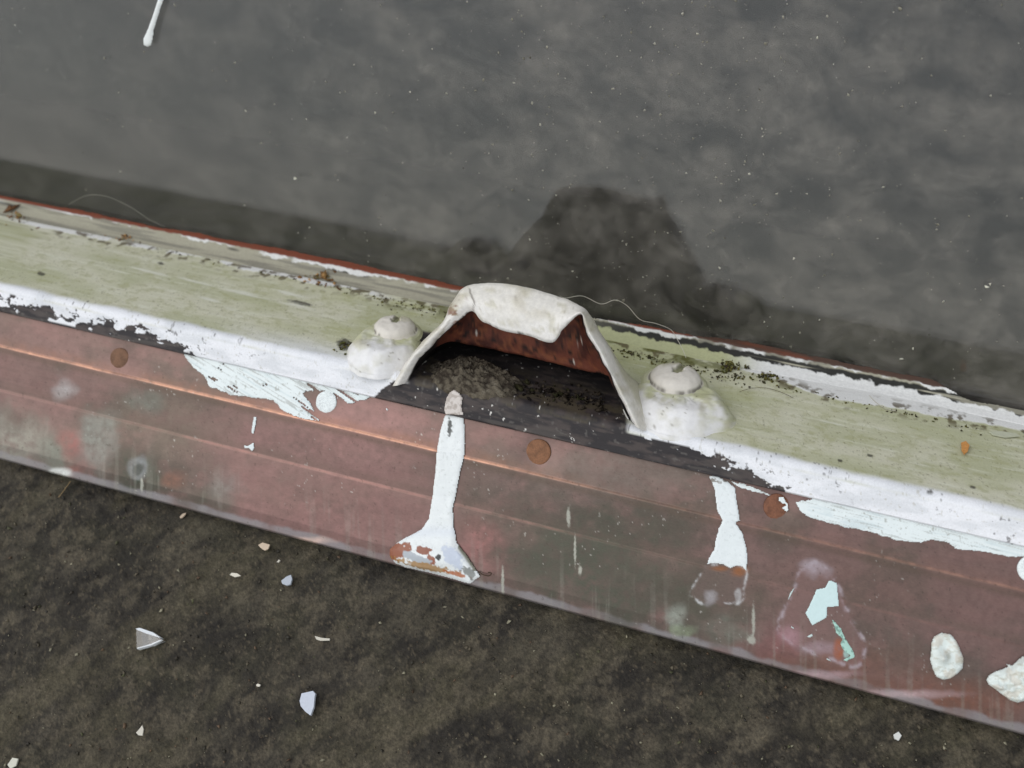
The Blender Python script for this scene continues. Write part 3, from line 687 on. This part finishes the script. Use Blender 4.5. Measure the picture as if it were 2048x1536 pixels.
for (nx_, ny_) in [(240, 716), (1077, 904), (1553, 1013), (653, 804)]:         # sheet dimples under the nails
    hgt = hgt - 0.0007 * np.exp(-(np.hypot(px - nx_, py - ny_) / 34) ** 2)
P = P + (-B[1])[None, None] * hgt[..., None]
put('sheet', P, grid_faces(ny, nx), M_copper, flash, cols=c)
def copper_h(a, b):
    return -0.0
# height of the waved sheet at a pixel, so that splashes sit on it
from mathutils.bvhtree import BVHTree
sub = P[::4, ::4]; bv = BVHTree.FromPolygons(sub.reshape(-1, 3).tolist(), grid_faces(*sub.shape[:2]).tolist())
def on_copper(a, b, off=0.0):
    a = np.asarray(a, float); b = np.asarray(b, float); off = np.broadcast_to(np.asarray(off, float), a.shape)
    flat = on_profile(copper_nodes, a, b, 0.0).reshape(-1, 3); out = np.empty_like(flat)
    rr = ray(a, b).reshape(-1, 3)
    for i in range(len(flat)):
        h = bv.ray_cast(Vector(CAM), Vector(rr[i]))
        out[i] = h[0] if h[0] is not None else flat[i]
    out = out + (-B[1]) * (off.reshape(-1, 1) + 0.00012)
    return out.reshape(a.shape + (3,))

# ---- nails
def nail(cx, cy, R, tilt, colr, seed, sq=1.0):
    C0 = on_copper(np.array(float(cx)), np.array(float(cy)), 0.0)
    e1 = B[0] * math.cos(tilt) + B[1] * math.sin(tilt); e2 = B[2]; n_ = -B[1] * math.cos(tilt) + B[0] * math.sin(tilt)
    r = np.array([0, .3, .6, .8, .92, .985, 1.0, 1.0]); h = np.array([.0008, .00078, .0007, .00062, .00052, .00035, .0001, -.0008])
    th = np.linspace(0, 2 * math.pi, 49); Rr, Th = np.meshgrid(r, th, indexing='ij'); Hh = np.broadcast_to(h[:, None], Rr.shape)
    rad = Rr * R * (1 + 0.06 * (fbm(np.cos(Th) * 2 + 8, np.sin(Th) * 2 + 8, seed, 3) - 0.5))
    Hh = Hh + (fbm(np.cos(Th) * Rr * 5 + 20, np.sin(Th) * Rr * 5 + 20, seed + 2, 3) - 0.5) * 0.0003
    V = C0 + (rad * np.cos(Th) * sq)[..., None] * e1 + (rad * np.sin(Th))[..., None] * e2 + Hh[..., None] * n_
    a, b = project(V)
    q = mix(np.broadcast_to(colr, V.shape), colr * 0.6, (0.7 if colr[0] < 0.5 else 0.15) * smooth(0.45, 0.7, fbm(a / 9, b / 9, seed + 4, 4)))
    q = mix(q, colr * 0.25, (Rr > 0.99) * 0.9)
    return put('nail', V.reshape(-1, 3), grid_faces(*Rr.shape), M_nail, flash, cols=q.reshape(-1, 3)), q
rusty = lin(136, 94, 66)
nail(240, 716, 0.0045, 0.12, lin(126, 92, 70), 601)
nail(1077, 904, 0.0052, -0.05, rusty, 611)
nail(1553, 1013, 0.0049, 0.1, lin(128, 84, 62), 621)
nail(653, 804, 0.0047, 0.0, lin(232, 238, 238), 631)[0]['label'] = 'nail head covered in white paint'
nail(2062, 1138, 0.0048, 0.0, lin(232, 238, 238), 641)[0]['label'] = 'nail head covered in white paint'

# ---- paint splashes on the copper
cyanw = lin(228, 236, 236)
def streaky(seed, ang, dens=0.0):
    def f(a, b, s):
        u_ = a * math.cos(ang) + b * math.sin(ang); v_ = -a * math.sin(ang) + b * math.cos(ang)
        q = mix(np.broadcast_to(cyanw, a.shape + (3,)), lin(210, 222, 224), 0.8 * smooth(0.45, 0.7, fbm(u_ / 60, v_ / 4, seed, 4)) * smooth(0.35, 0.6, fbm(a / 50, b / 30, seed + 8, 3)))
        q = mix(q, lin(140, 140, 132), dens * smooth(0.62, 0.70, fbm(u_ / 40, v_ / 2.4, seed + 3, 4)))
        return mix(q, lin(150, 150, 140), 0.6 * smooth(0.74, 0.78, fbm(a / 6, b / 6, seed + 5, 3)))
    return f
def scratch(seed, ang, th):
    def f(a, b):
        u_ = a * math.cos(ang) + b * math.sin(ang); v_ = -a * math.sin(ang) + b * math.cos(ang)
        low = smooth(590, 640, a)
        return (th - fbm(u_ / 46, v_ / 3.0, seed, 3) - 0.16 * low) * 60
    return f
L3y = lambda x: 858 + 0.2302 * (x - 1024)
sm = [(x, L3y(x) - 6) for x in (752, 680, 600, 520, 440, 366)] + [(370, 712), (386, 736), (407, 750), (420, 774), (455, 788), (506, 796), (547, 800), (560, 818), (588, 832), (640, 845), (622, 806), (606, 786), (634, 780), (650, 783), (677, 798), (700, 808), (730, 800), (750, 790)]
patch('paint_smear', sm, on_copper, 0.00038, M_drip, flash, colf=streaky(701, 0.55, 0.5), ragged=3.0, rs=10, edge=5, seed=702, holes=scratch(703, 0.6, 0.80))['label'] = 'broad brushed smear of white paint below the rail'
sm2 = [(x, L3y(x) - 6) for x in (2100, 2000, 1900, 1800, 1700, 1640)] + [(1590, 1004), (1600, 1022), (1612, 1032), (1656, 1047), (1710, 1058), (1741, 1064), (1792, 1081), (1840, 1086), (1861, 1079), (1895, 1085), (1912, 1098), (1963, 1103), (2018, 1115), (2060, 1112), (2100, 1120)]
patch('paint_smear', sm2, on_copper, 0.00038, M_drip, flash, colf=streaky(711, 0.25, 0.4), ragged=2.6, rs=9, edge=5, seed=712)['label'] = 'long thin smear of white paint below the rail'
patch('paint_smear', [(1460, 962), (1490, 968), (1530, 984), (1545, 992), (1510, 984), (1478, 976)], on_copper, 0.00015, M_drip, flash, colf=streaky(714, 0.25, 0.6), ragged=2.6, rs=6, seed=715)
patch('paint_smear', [(1558, 992), (1568, 994), (1577, 1008), (1578, 1020), (1572, 1024), (1562, 1016), (1572, 1010), (1556, 1002)], lambda a, b, off=0.0: on_copper(a, b, off + 0.0010), 0.0001, M_drip, flash, colf=streaky(717, 0.9, 0.6), ragged=2.0, rs=5, seed=718)
z4 = lambda L: gz(L, .2866, 740, 760)
d1 = z4([(530, 238), (656, 246), (665, 330), (668, 500), (636, 640), (606, 790), (583, 900), (590, 1020), (610, 1130), (680, 1220), (740, 1310), (776, 1370), (700, 1425), (560, 1385), (400, 1340), (250, 1310), (180, 1280), (140, 1230), (136, 1180), (200, 1125), (270, 1085), (360, 1040), (410, 970), (430, 850), (450, 700), (468, 500), (490, 350), (522, 255)])
def d1col(a, b, s):
    za, zb = (a - 740) / .2866, (b - 760) / .2866
    n_ = fbm(a / 7, b / 7, 723, 4) - 0.5; n2_ = fbm(a / 4, b / 4, 725, 4) - 0.5
    q = mix(np.broadcast_to(lin(232, 236, 236), a.shape + (3,)), lin(206, 210, 208), 0.6 * smooth(0.68, 0.74, fbm(a / 4, b / 5, 727, 3)))
    q = mix(q, lin(214, 220, 230), 0.5 * np.exp(-((zb - 1060) / 40) ** 2))
    def el(x, y, rx_, ry_, rot=0.0):
        dx, dy = za - x, zb - y; cu, su = math.cos(rot), math.sin(rot)
        return np.hypot((dx * cu + dy * su) / rx_, (-dx * su + dy * cu) / ry_) + n_ * 1.1
    q = mix(q, lin(148, 92, 70), smooth(1.05, 0.95, el(205, 1190, 88, 52, -0.3)))
    q = mix(q, lin(148, 96, 78), smooth(1.05, 0.95, el(385, 1185, 52, 26)))
    q = mix(q, lin(150, 96, 76), smooth(1.05, 0.95, el(450, 1255, 44, 24, 0.9)))
    q = mix(q, lin(176, 182, 188), smooth(1.1, 0.9, el(350, 1240, 110, 32, 0.3)))
    q = mix(q, lin(200, 208, 222), smooth(1.1, 0.8, el(590, 1235, 95, 52, 0.9)))
    q = mix(q, lin(60, 62, 62), smooth(1.0, 0.8, el(500, 1228, 22, 24)))
    q = mix(q, lin(164, 124, 70), 0.9 * smooth(1.1, 0.8, el(400, 1295, 200, 26, 0.22) + n2_ * 1.2))
    q = mix(q, lin(178, 104, 60), 0.9 * smooth(1.1, 0.8, el(610, 1350, 90, 14, 0.3) + n2_))
    q = mix(q, lin(110, 112, 108), 0.8 * smooth(1.1, 0.8, el(700, 1340, 36, 55, -0.5) + n2_))
    q = mix(q, lin(92, 88, 48), 0.8 * smooth(8, 3, s) * (za > 620) * (zb > 1150) * (zb < 1330))
    q = mix(q, lin(90, 92, 90), smooth(1.1, 0.8, np.hypot((za - 562) / 16, (zb - 335) / 55) + n2_ * 1.6))
    return q
def d1h(a, b, s):
    za, zb = (a - 740) / .2866, (b - 760) / .2866
    return 0.0030 * np.exp(-(((za - 430) / 260) ** 2 + ((zb - 1250) / 110) ** 2)) * np.clip(s / 10, 0, 1)
patch('paint_drip', d1, on_copper, 0.0009, M_drip, flash, colf=d1col, hf=d1h, ragged=1.2, rs=9, edge=8, seed=721)['label'] = 'long white paint drip ending in a chipped bulb'
z5 = lambda L: gz(L, .2214, 1340, 920)
d2 = z5([(345, 135), (400, 260), (410, 350), (425, 460), (472, 545), (440, 610), (410, 720), (400, 800), (350, 880), (335, 942), (400, 935), (480, 945), (548, 982), (600, 955), (650, 965), (690, 1003), (706, 900), (695, 800), (660, 660), (595, 565), (632, 550), (625, 480), (605, 350), (590, 250), (520, 190), (440, 145)])
def d2col(a, b, s):
    q = mix(np.broadcast_to(lin(228, 234, 235), a.shape + (3,)), lin(204, 210, 210), 0.5 * smooth(0.66, 0.74, fbm(a / 5, b / 5, 733, 3)))
    return mix(q, lin(120, 112, 102), 0.9 * smooth(0.55, 0.66, fbm(a / 7, b / 6, 735, 4) + 0.12 * smooth(960, 945, b)) * smooth(978, 962, b))
patch('paint_drip', d2, on_copper, 0.0006, M_drip, flash, colf=d2col, ragged=1.0, rs=7, edge=6, seed=731)['label'] = 'white paint drip pinched in the middle, lower end broken off'
z6 = lambda L: gz(L, .2773, 1480, 1100)
patch('paint_chip', z6([(640, 215), (700, 235), (715, 405), (632, 415), (625, 490), (520, 545), (470, 455), (540, 310), (550, 282), (615, 268)]), on_copper, 0.0003, M_drip, flash, colf=lambda a, b, s: np.broadcast_to(lin(206, 228, 228), a.shape + (3,)), ragged=1.0, rs=7, edge=4, seed=741, step=1.3)['label'] = 'angular pale blue-white chip of leftover paint'
patch('paint_chip', z6([(665, 500), (730, 560), (752, 620), (778, 660), (812, 720), (832, 770), (770, 805), (735, 792), (790, 762), (745, 720), (722, 680), (738, 640), (690, 592)]), on_copper, 0.00025, M_drip, flash, colf=lambda a, b, s: mix(np.broadcast_to(lin(170, 208, 196), a.shape + (3,)), lin(96, 130, 118), 0.7 * smooth(0.55, 0.65, fbm(a / 6, b / 6, 745, 3))), ragged=2.0, rs=6, edge=4, seed=743, step=1.2)['label'] = 'thin green-tinged sliver of leftover paint'
for poly, sd_ in (([(497, 612), (520, 600), (526, 620), (505, 632), (480, 625)], 747), ([(370, 545), (392, 560), (388, 570), (366, 560)], 749), ([(625, 775), (650, 790), (668, 803), (650, 802), (622, 788)], 751), ([(342, 358), (360, 310), (388, 270), (396, 272), (372, 318), (350, 362)], 753)):
    patch('paint_chip', z6(poly), on_copper, 0.0002, M_drip, flash, colf=lambda a, b, s: np.broadcast_to(lin(200, 216, 214), a.shape + (3,)), ragged=0.6, rs=5, edge=3, seed=sd_, step=1.0)
patch('paint_chip', [(508, 833), (514, 834), (512, 850), (508, 868), (503, 866), (505, 848)], on_copper, 0.0002, M_drip, flash, ragged=0.6, rs=5, edge=3, seed=755, step=1.0)
patch('paint_chip', [(488, 890), (496, 892), (508, 884), (509, 896), (505, 903), (498, 896), (490, 896)], on_copper, 0.0002, M_drip, flash, ragged=0.8, rs=4, edge=3, seed=757, step=1.0)
patch('paint_chip', z4([(110, 190), (122, 195), (130, 212), (116, 214)]), on_copper, 0.0002, M_drip, flash, ragged=0.5, rs=4, edge=3, seed=759, step=1.0)
def blobcol(seed):
    def f(a, b, s):
        q = mix(np.broadcast_to(lin(222, 230, 226), a.shape + (3,)), lin(212, 210, 200), smooth(0.45, 0.65, fbm(a / 14, b / 14, seed, 4)))
        return mix(q, lin(160, 154, 128), 0.35 * smooth(0.62, 0.72, fbm(a / 12, b / 6, seed + 2, 4)))
    return f
b1 = z6([(1380, 660), (1400, 615), (1450, 592), (1520, 605), (1560, 650), (1590, 720), (1612, 780), (1605, 850), (1570, 890), (1520, 925), (1460, 935), (1410, 910), (1385, 850), (1368, 790), (1376, 720)])
patch('paint_blob', b1, on_copper, 0.0020, M_drip, flash, colf=blobcol(761), ragged=0.8, edge=14, seed=762, step=1.3,
      hf=lambda a, b, s: (-0.0016 * np.exp(-(np.hypot((a - 1890) / 1.1, (b - 1294) / 1.4) / 15) ** 2) + 0.0034 * np.exp(-(np.hypot(a - 1885, b - 1312) / 11) ** 2) + (fbm(a / 12, b / 9, 765, 3) - 0.5) * 0.0014 * smooth(1318, 1330, b)) * np.clip(s / 8, 0, 1))['label'] = 'oval lump of white paint with a hollow top'
b2 = z6([(1770, 930), (1800, 890), (1880, 855), (1925, 835), (1900, 810), (1960, 828), (1985, 800), (2030, 765), (2080, 745), (2180, 760), (2220, 860), (2190, 1000), (2120, 1070), (2000, 1098), (1940, 1080), (1860, 1020), (1790, 970)])
patch('paint_blob', b2, on_copper, 0.0024, M_drip, flash, colf=blobcol(771), ragged=1.2, edge=16, seed=772, step=1.4,
      hf=lambda a, b, s: (0.0035 * np.exp(-(np.hypot(a - 2062, b - 1335) / 24) ** 2) + (fbm(a / 16, b / 14, 775, 3) - 0.5) * 0.0030) * np.clip(s / 8, 0, 1))['label'] = 'ragged lump of white paint at the picture edge'
# top of the long drip, on the rail's dark face
patch('paint_drip', z4([(532, 240), (520, 210), (536, 120), (560, 85), (590, 62), (630, 90), (652, 125), (644, 180), (648, 215), (660, 232), (652, 246)]), on_face, 0.0006, M_drip, sash,
      colf=lambda a, b, s: mix(np.broadcast_to(lin(214, 206, 200), a.shape + (3,)), lin(182, 172, 164), smooth(0.45, 0.65, fbm(a / 6, b / 6, 781, 4))), ragged=1.2, rs=6, edge=5, seed=783, step=1.2)['label'] = 'top stub of the white drip on the dark face'

# ================================================================== loose things
def prism(name, poly, surf, thick, mat, lift=0.0, tilt=0.0, label=None, cat=None, group=None, cols=None, bev=0.0):
    poly = np.asarray(poly, float); P0 = surf(poly[:, 0], poly[:, 1], lift)
    ctr = P0.mean(0); nrm = np.cross(P0[1] - P0[0], P0[2] - P0[0]); nrm /= np.linalg.norm(nrm)
    if nrm @ (CAM - ctr) < 0: nrm = -nrm
    rel = P0 - ctr
    up_ = (rel @ B[0]) * tilt; P0 = P0 + nrm * (up_ - up_.min())[:, None]
    n = len(P0); P1 = P0 + nrm * thick
    P2 = ctr + (P1 - ctr) * (1 - bev) if bev else P1
    Vv = np.concatenate([P0, P2])
    f = [tuple(range(n))[::-1], tuple(range(n, 2 * n))] + [(i, (i + 1) % n, n + (i + 1) % n, n + i) for i in range(n)]
    o = put(name, Vv, f, mat, cols=None if cols is None else np.broadcast_to(cols, Vv.shape), smooth_sh=False, origin=ctr)
    return tag(o, label, cat, group)
lift = 0.0004
z7 = lambda L: gz(L, .3125, 240, 1000)
sh = prism('glass_shard', z7([(120, 835), (150, 828), (230, 855), (300, 905), (220, 940), (125, 962)]), on_stone, 0.0026, M_shard, lift, 0.06, 'clear triangular glass shard with bright edges on the stone', 'glass shard', 'shards on the stone', bev=0.05)
ctr = np.array(sh.location)
for poly in ([(122, 833), (150, 828), (232, 856), (286, 892), (262, 884), (200, 866), (140, 844)], [(294, 906), (225, 938), (130, 962), (136, 954), (220, 931), (275, 905)]):
    Pp = on_stone(np.array([p[0] * .3125 + 240 for p in poly]), np.array([p[1] * .3125 + 1000 for p in poly]), 0.0034)
    n = len(Pp); V2 = np.concatenate([Pp, Pp - wv(pdir(PHI_S + 90)) * 0.0028])
    put('crushed_edge', V2, [tuple(range(n)), tuple(range(n, 2 * n))[::-1]] + [(i, (i + 1) % n, n + (i + 1) % n, n + i) for i in range(n)], M_flake, sh, cols=np.broadcast_to(lin(222, 226, 230), V2.shape), smooth_sh=False)
milk = lin(196, 202, 214)
prism('glass_shard', z7([(1172, 1242), (1252, 1230), (1270, 1248), (1266, 1270), (1262, 1335), (1242, 1388), (1205, 1362), (1170, 1325), (1160, 1290)]), on_stone, 0.0016, M_flake, lift, 0.34, 'largest milky white shard, pointing downwards on the stone', 'glass shard', 'shards on the stone', milk)
prism('glass_shard', z7([(1040, 522), (1075, 498), (1106, 488), (1116, 515), (1106, 550), (1080, 556), (1048, 542)]), on_stone, 0.0012, M_flake, lift, 0.30, 'small milky triangular shard below the copper edge', 'glass shard', 'shards on the stone', lin(176, 182, 192))
flk = [([(708, 482), (722, 470), (760, 476), (788, 494), (745, 500)], 'thin white sliver beside the small milky shard'),
       ([(1260, 878), (1275, 882), (1300, 888), (1348, 890), (1345, 902), (1290, 906), (1268, 898)], 'long thin white sliver alone in the middle of the stone'),
       ([(890, 292), (920, 278), (972, 296), (962, 322), (938, 332), (908, 312)], 'creamy paint flake just under the copper edge'),
       ([(116, 1492), (140, 1462), (152, 1444), (158, 1470), (150, 1510), (128, 1508)], 'cream crumb near the lower left corner, below the clear shard'),
       ([(388, 112), (405, 96), (432, 88), (430, 98), (408, 118), (394, 122)], 'pale curl of paint touching the copper edge'),
       ([(1010, 402), (1022, 386), (1030, 390), (1020, 404)], 'tiny white crumb above the small milky shard'),
       ([(876, 1186), (890, 1178), (908, 1186), (900, 1198), (884, 1196)], 'tiny white crumb left of the largest milky shard')]
for i, (poly, lb) in enumerate(flk):
    prism('paint_flake', z7(poly), on_stone, 0.0007, M_flake, lift, 0.28 * (-1) ** i, lb, 'paint flake', 'pale flakes on the stone', lin(216, 210, 196) if i not in (2, 4) else lin(206, 186, 164))
prism('paint_flake', [(18, 1530), (28, 1516), (40, 1518), (36, 1532), (24, 1538)], on_stone, 0.0008, M_flake, lift, 0.1, 'whitish crumb in the lower left picture corner', 'paint flake', 'pale flakes on the stone', lin(206, 204, 190))
prism('paint_flake', [(1786, 1470), (1796, 1464), (1802, 1472), (1796, 1482), (1788, 1478)], on_stone, 0.0008, M_flake, lift, 0.1, 'lone round white crumb on the stone at lower right', 'paint flake', 'pale flakes on the stone', lin(210, 210, 206))
on_rail = lambda a, b, off=0.0: ledge(a, b, 0.0) + NL * (np.asarray(off, float)[..., None] + 0.0004)
prism('leaf_scrap', [(1921, 890), (1930, 888), (1937, 897), (1934, 908), (1927, 914), (1922, 905)], on_rail, 0.0004, M_leaf, 0.0004, 0.15, 'small orange leaf scrap alone on the green rail', 'leaf scrap', None, lin(206, 146, 82))
prism('paint_flake', [(1978, 868), (2000, 867), (2030, 872), (2038, 877), (2010, 879), (1985, 874)], on_rail, 0.0004, M_flake, 0.0003, 0.02, 'slim pale flake lying on the green rail at far right', 'paint flake', None, lin(196, 198, 176))

# ---- clumps of crumbled leaf in the corner of the rail
def chips(name, spots, size, surf, mat, cols, label, cat=None, kind=None, thick=0.35, parent=None, group=None, spin=1.0):
    V, Fc, Cc = [], [], []
    for (a, b, s, h) in spots:
        P0 = surf(np.array([a]), np.array([b]), np.array([h]))[0]
        k = RNG.randint(4, 7); ang = np.sort(RNG.rand(k) * 2 * math.pi); rad = s * size * (0.6 + 0.6 * RNG.rand(k))
        q = RNG.randn(3); q /= np.linalg.norm(q); nrm = NLs + q * spin; nrm /= np.linalg.norm(nrm)
        t1 = np.cross(nrm, [0.3, 0.5, 0.8]); t1 /= np.linalg.norm(t1); t2 = np.cross(nrm, t1)
        ringp = P0 + (np.cos(ang) * rad)[:, None] * t1 + (np.sin(ang) * rad)[:, None] * t2 + nrm * (RNG.randn(k) * rad * 0.25)[:, None]
        i0 = len(V); top = P0 + nrm * s * size * thick; bot = P0 - nrm * s * size * thick
        V += list(ringp) + [top, bot]; cc = cols[RNG.randint(len(cols))] * (0.7 + 0.5 * RNG.rand())
        Cc += [cc] * (k + 2)
        for j in range(k):
            Fc.append((i0 + j, i0 + (j + 1) % k, i0 + k)); Fc.append((i0 + (j + 1) % k, i0 + j, i0 + k + 1))
    V = np.array(V)
    o = put(name, V, np.array(Fc), mat, parent, cols=np.array(Cc), smooth_sh=False, origin=V.mean(0))
    return tag(o, label, cat, group, kind)
NLs = NL
leafc = [lin(150, 108, 62), lin(122, 84, 50), lin(176, 136, 84), lin(96, 70, 44), lin(132, 116, 70)]
def clump(cx, cy, wx, wy, n, size, big, label):
    sp = []
    for i in range(n):
        a = RNG.randn() * wx; b = RNG.randn() * wy
        sp.append((cx + a, cy + b + 0.2 * a, 0.5 + RNG.rand() * 0.7, 0.0003 + max(0, 1 - abs(a) / wx) * 0.0025 * RNG.rand()))
    sp += big
    chips('leaf_debris', sp, size, on_rail, M_leaf, leafc, label, 'leaf debris', group='leaf crumbs caught along the putty', spin=0.9)
clump(645, 560, 22, 9, 75, 0.0013, [(664, 546, 3.6, 0.003), (655, 560, 2.4, 0.002), (672, 556, 2.2, 0.002)], 'largest clump of brown leaf crumbs, near the handle on the rail')
clump(256, 477, 13, 5, 40, 0.0011, [(252, 478, 1.8, 0.001)], 'small middle clump of brown leaf crumbs on the rail')
clump(40, 434, 20, 7, 40, 0.0012, [(28, 430, 4.0, 0.002), (40, 436, 2.0, 0.001)], 'orange-brown leaf crumbs at the left end of the rail')
# moss grains along the putty
sp = []
for i in range(420):
    a = RNG.choice([RNG.uniform(745, 905), RNG.uniform(1195, 1490), RNG.uniform(300, 740), RNG.uniform(1490, 1980)], p=[.25, .45, .12, .18])
    yb = 640 + 0.2195 * (a - 1024)
    sp.append((a, yb + 12 + abs(RNG.randn()) * (10 if 740 < a < 1500 else 6), 0.4 + RNG.rand() * 0.8, 0.0))
for i in range(70): sp.append((1466 + RNG.randn() * 16, 734 + RNG.randn() * 7, 0.6 + RNG.rand(), 0.0005))
for i in range(40): sp.append((1535 + RNG.randn() * 14, 757 + RNG.randn() * 5, 0.5 + RNG.rand(), 0.0003))
for i in range(25): sp.append((690 + RNG.randn() * 8, 694 + RNG.randn() * 6, 0.6 + RNG.rand(), 0.0003))
chips('moss', sp, 0.00075, on_rail, M_leaf, [lin(88, 88, 34), lin(66, 62, 30), lin(110, 104, 50), lin(60, 50, 34)], 'fine green-brown moss grains along the putty', 'moss', 'stuff', 0.6)
# grit on the stone, dust on the pane
NLs = wv(pdir(PHI_S + 90))
sp = [(RNG.uniform(-60, 2110), RNG.uniform(900, 1600), 0.35 + RNG.rand() ** 5 * 1.6, 0.0003) for i in range(4200)]
sp = [q for q in sp if q[1] > 930 + 0.266 * q[0]]
chips('grit', sp, 0.00066, on_stone, M_flake, [lin(150, 144, 122), lin(96, 88, 72), lin(84, 84, 58), lin(70, 64, 54), lin(104, 84, 66), lin(52, 48, 42), lin(60, 56, 46)], 'pale fine grit scattered over the stone', 'grit', 'stuff', 0.5)
NLs = NG
sp = []
while len(sp) < 1300:
    a = RNG.uniform(-60, 2110); b = RNG.uniform(-60, 820)
    if RNG.rand() < 0.25 + 0.75 * math.exp(-((a - 1250) / 450) ** 2) and b < 385 + 0.205 * a - 8:
        sp.append((a, b, 0.45 + RNG.rand() ** 5 * 1.2, 0.0001))
chips('dust', sp, 0.00050, on_glass, M_flake, [lin(160, 156, 142), lin(186, 182, 168), lin(140, 136, 120)], 'pale dust specks stuck to the window pane', 'dust', 'stuff', 0.4, spin=0.3)
sp = [(591, 357, 1.6, .0002), (1636, 75, 1.2, .0002), (1974, 573, 1.6, .0002), (1803, 718, 1.5, .0002), (1640, 640, 0.9, .0002)]
chips('dust', sp, 0.0006, on_glass, M_flake, [lin(214, 212, 196)], 'few larger pale crumbs stuck to the window pane', 'dust', 'stuff', 0.5, spin=0.3)

# ---- dirt under the hood
NLs = NL
def dirt():
    C0 = ledge(np.array(938.0), np.array(770.0), 0.0) + DL * 0.005
    r = np.linspace(0, 1, 46); th = np.linspace(0, 2 * math.pi, 111); Rr, Th = np.meshgrid(r, th, indexing='ij')
    cx, cd = np.cos(Th) * Rr, np.sin(Th) * Rr
    lump = fbm(cx * 3 + 5, cd * 2 + 5, 801, 4, 0.6)
    hh = (0.0074 * np.sqrt(np.clip(1 - Rr ** 2.0, 0, 1)) * (0.55 + 0.9 * lump) * (1 + 0.15 * cx)) + (fbm(cx * 11 + 30, cd * 8 + 30, 803, 5, 0.75) - 0.5) * 0.0052 - 0.002 * Rr
    rm = 1 + 0.9 * (fbm(np.cos(Th) * 1.6 + 4, np.sin(Th) * 1.6 + 4, 809, 4, 0.6) - 0.5); cx, cd = cx * rm, cd * rm
    V = C0 + (cx * 0.0195)[..., None] * B[0] + (cd * 0.0110)[..., None] * DL + hh[..., None] * NL
    q = mix(np.broadcast_to(lin(106, 98, 85), V.shape), lin(62, 55, 48), smooth(0.4, 0.65, fbm(cx * 12, cd * 10, 805, 4, 0.6)))
    q = mix(q, lin(124, 117, 104), 0.6 * smooth(0.58, 0.7, fbm(cx * 22 + 3, cd * 18, 807, 4, 0.6)))
    return put('dirt_clump', V.reshape(-1, 3), grid_faces(*Rr.shape), M_dirt, cols=q.reshape(-1, 3), origin=C0)
tag(dirt(), 'crumbly grey-brown dirt clump lying inside the handle hood', 'dirt')
sp = [(RNG.uniform(1000, 1215), 0, 0.4 + RNG.rand() ** 3 * 1.8, 0.0001) for i in range(180)]
sp = [(a, 772 + (a - 1024) * 0.215 + RNG.randn() * 11, s, h) for a, _, s, h in sp]
chips('crumbs', sp, 0.0010, on_rail, M_dirt, [lin(70, 62, 52), lin(48, 42, 36), lin(58, 56, 38), lin(34, 29, 26)], 'dark mossy crumbs strewn beside the dirt clump under the hood', 'dirt', 'stuff', 0.7)

# ---- hairs and fibres
def tube(name, pts, rad, mat, label, cat, n=60):
    C = catmull(np.array(pts), n); t = np.gradient(C, axis=0); t /= np.linalg.norm(t, axis=1)[:, None]
    a = np.cross(t, [0.21, 0.4, 0.9]); a /= np.linalg.norm(a, axis=1)[:, None]; b = np.cross(t, a)
    th = np.linspace(0, 2 * math.pi, 7)[:-1]
    V = C[:, None] + rad * (np.cos(th)[None, :, None] * a[:, None] + np.sin(th)[None, :, None] * b[:, None])
    fc = [(i * 6 + j, i * 6 + (j + 1) % 6, (i + 1) * 6 + (j + 1) % 6, (i + 1) * 6 + j) for i in range(n - 1) for j in range(6)]
    return tag(put(name, V.reshape(-1, 3), fc, mat, origin=C[0]), label, cat)
hp = [(1120, 592, .012), (1132, 596, .016), (1165, 592, .022), (1202, 608, .026), (1230, 600, .030), (1255, 612, .034), (1280, 639, .038), (1312, 647, .042), (1341, 659, .046), (1353, 676, .046), (1366, 700, .043), (1372, 716, .040)]
tube('hair', [hood_pt(np.array(float(a)), np.array(float(b)), d) for a, b, d in hp], 0.00012, M_hair, 'fine wavy pale hair trailing from the handle over the pane', 'hair')
tube('hair', [on_glass(np.array(float(a)), np.array(float(b)), np.array(0.0006)) for a, b in [(140, 408), (175, 390), (215, 392), (260, 412), (300, 438), (330, 452)]], 0.00005, M_hair, 'faint curved hair on the pane at left', 'hair')
tube('hair', [on_rail(np.array(float(a)), np.array(float(b)), np.array(0.0006)) for a, b in [(1478, 788), (1500, 781), (1530, 780), (1560, 788), (1586, 800)]], 0.00009, M_fibre, 'dark curved hair lying on the green rail', 'hair')
tube('hair', [on_rail(np.array(float(a)), np.array(float(b)), np.array(0.0006)) for a, b in [(1738, 795), (1750, 808), (1768, 820), (1790, 826)]], 0.00014, M_hair, 'short thick white bristle on the rail', 'hair')
tube('fibre', [on_copper(np.array([float(a)]), np.array([float(b)]), np.array([h]))[0] for a, b, h in [(958, 1142, .0008), (966, 1148, .001), (974, 1150, .0014), (982, 1150, .0022), (986, 1145, .0026), (980, 1143, .003)]], 0.00025, M_fibre, 'short curled rusty fibre beside the chipped drip bulb', 'fibre')
tube('fibre', [on_stone(np.array(float(a)), np.array(float(b)), np.array(h)) for a, b, h in [(118, 996, .0006), (132, 984, .002), (150, 968, .004)]], 0.00018, M_leaf, 'thin straw fibre sticking out under the copper edge', 'fibre')
for o in D.objects:
    if o.type == 'MESH' and o.data.materials and o.data.materials[0] == M_leaf and not o.data.color_attributes:
        a = o.data.color_attributes.new('Col', 'FLOAT_COLOR', 'POINT'); a.data.foreach_set('color', np.tile(np.array([.25, .17, .08, 1], np.float32), len(o.data.vertices)))
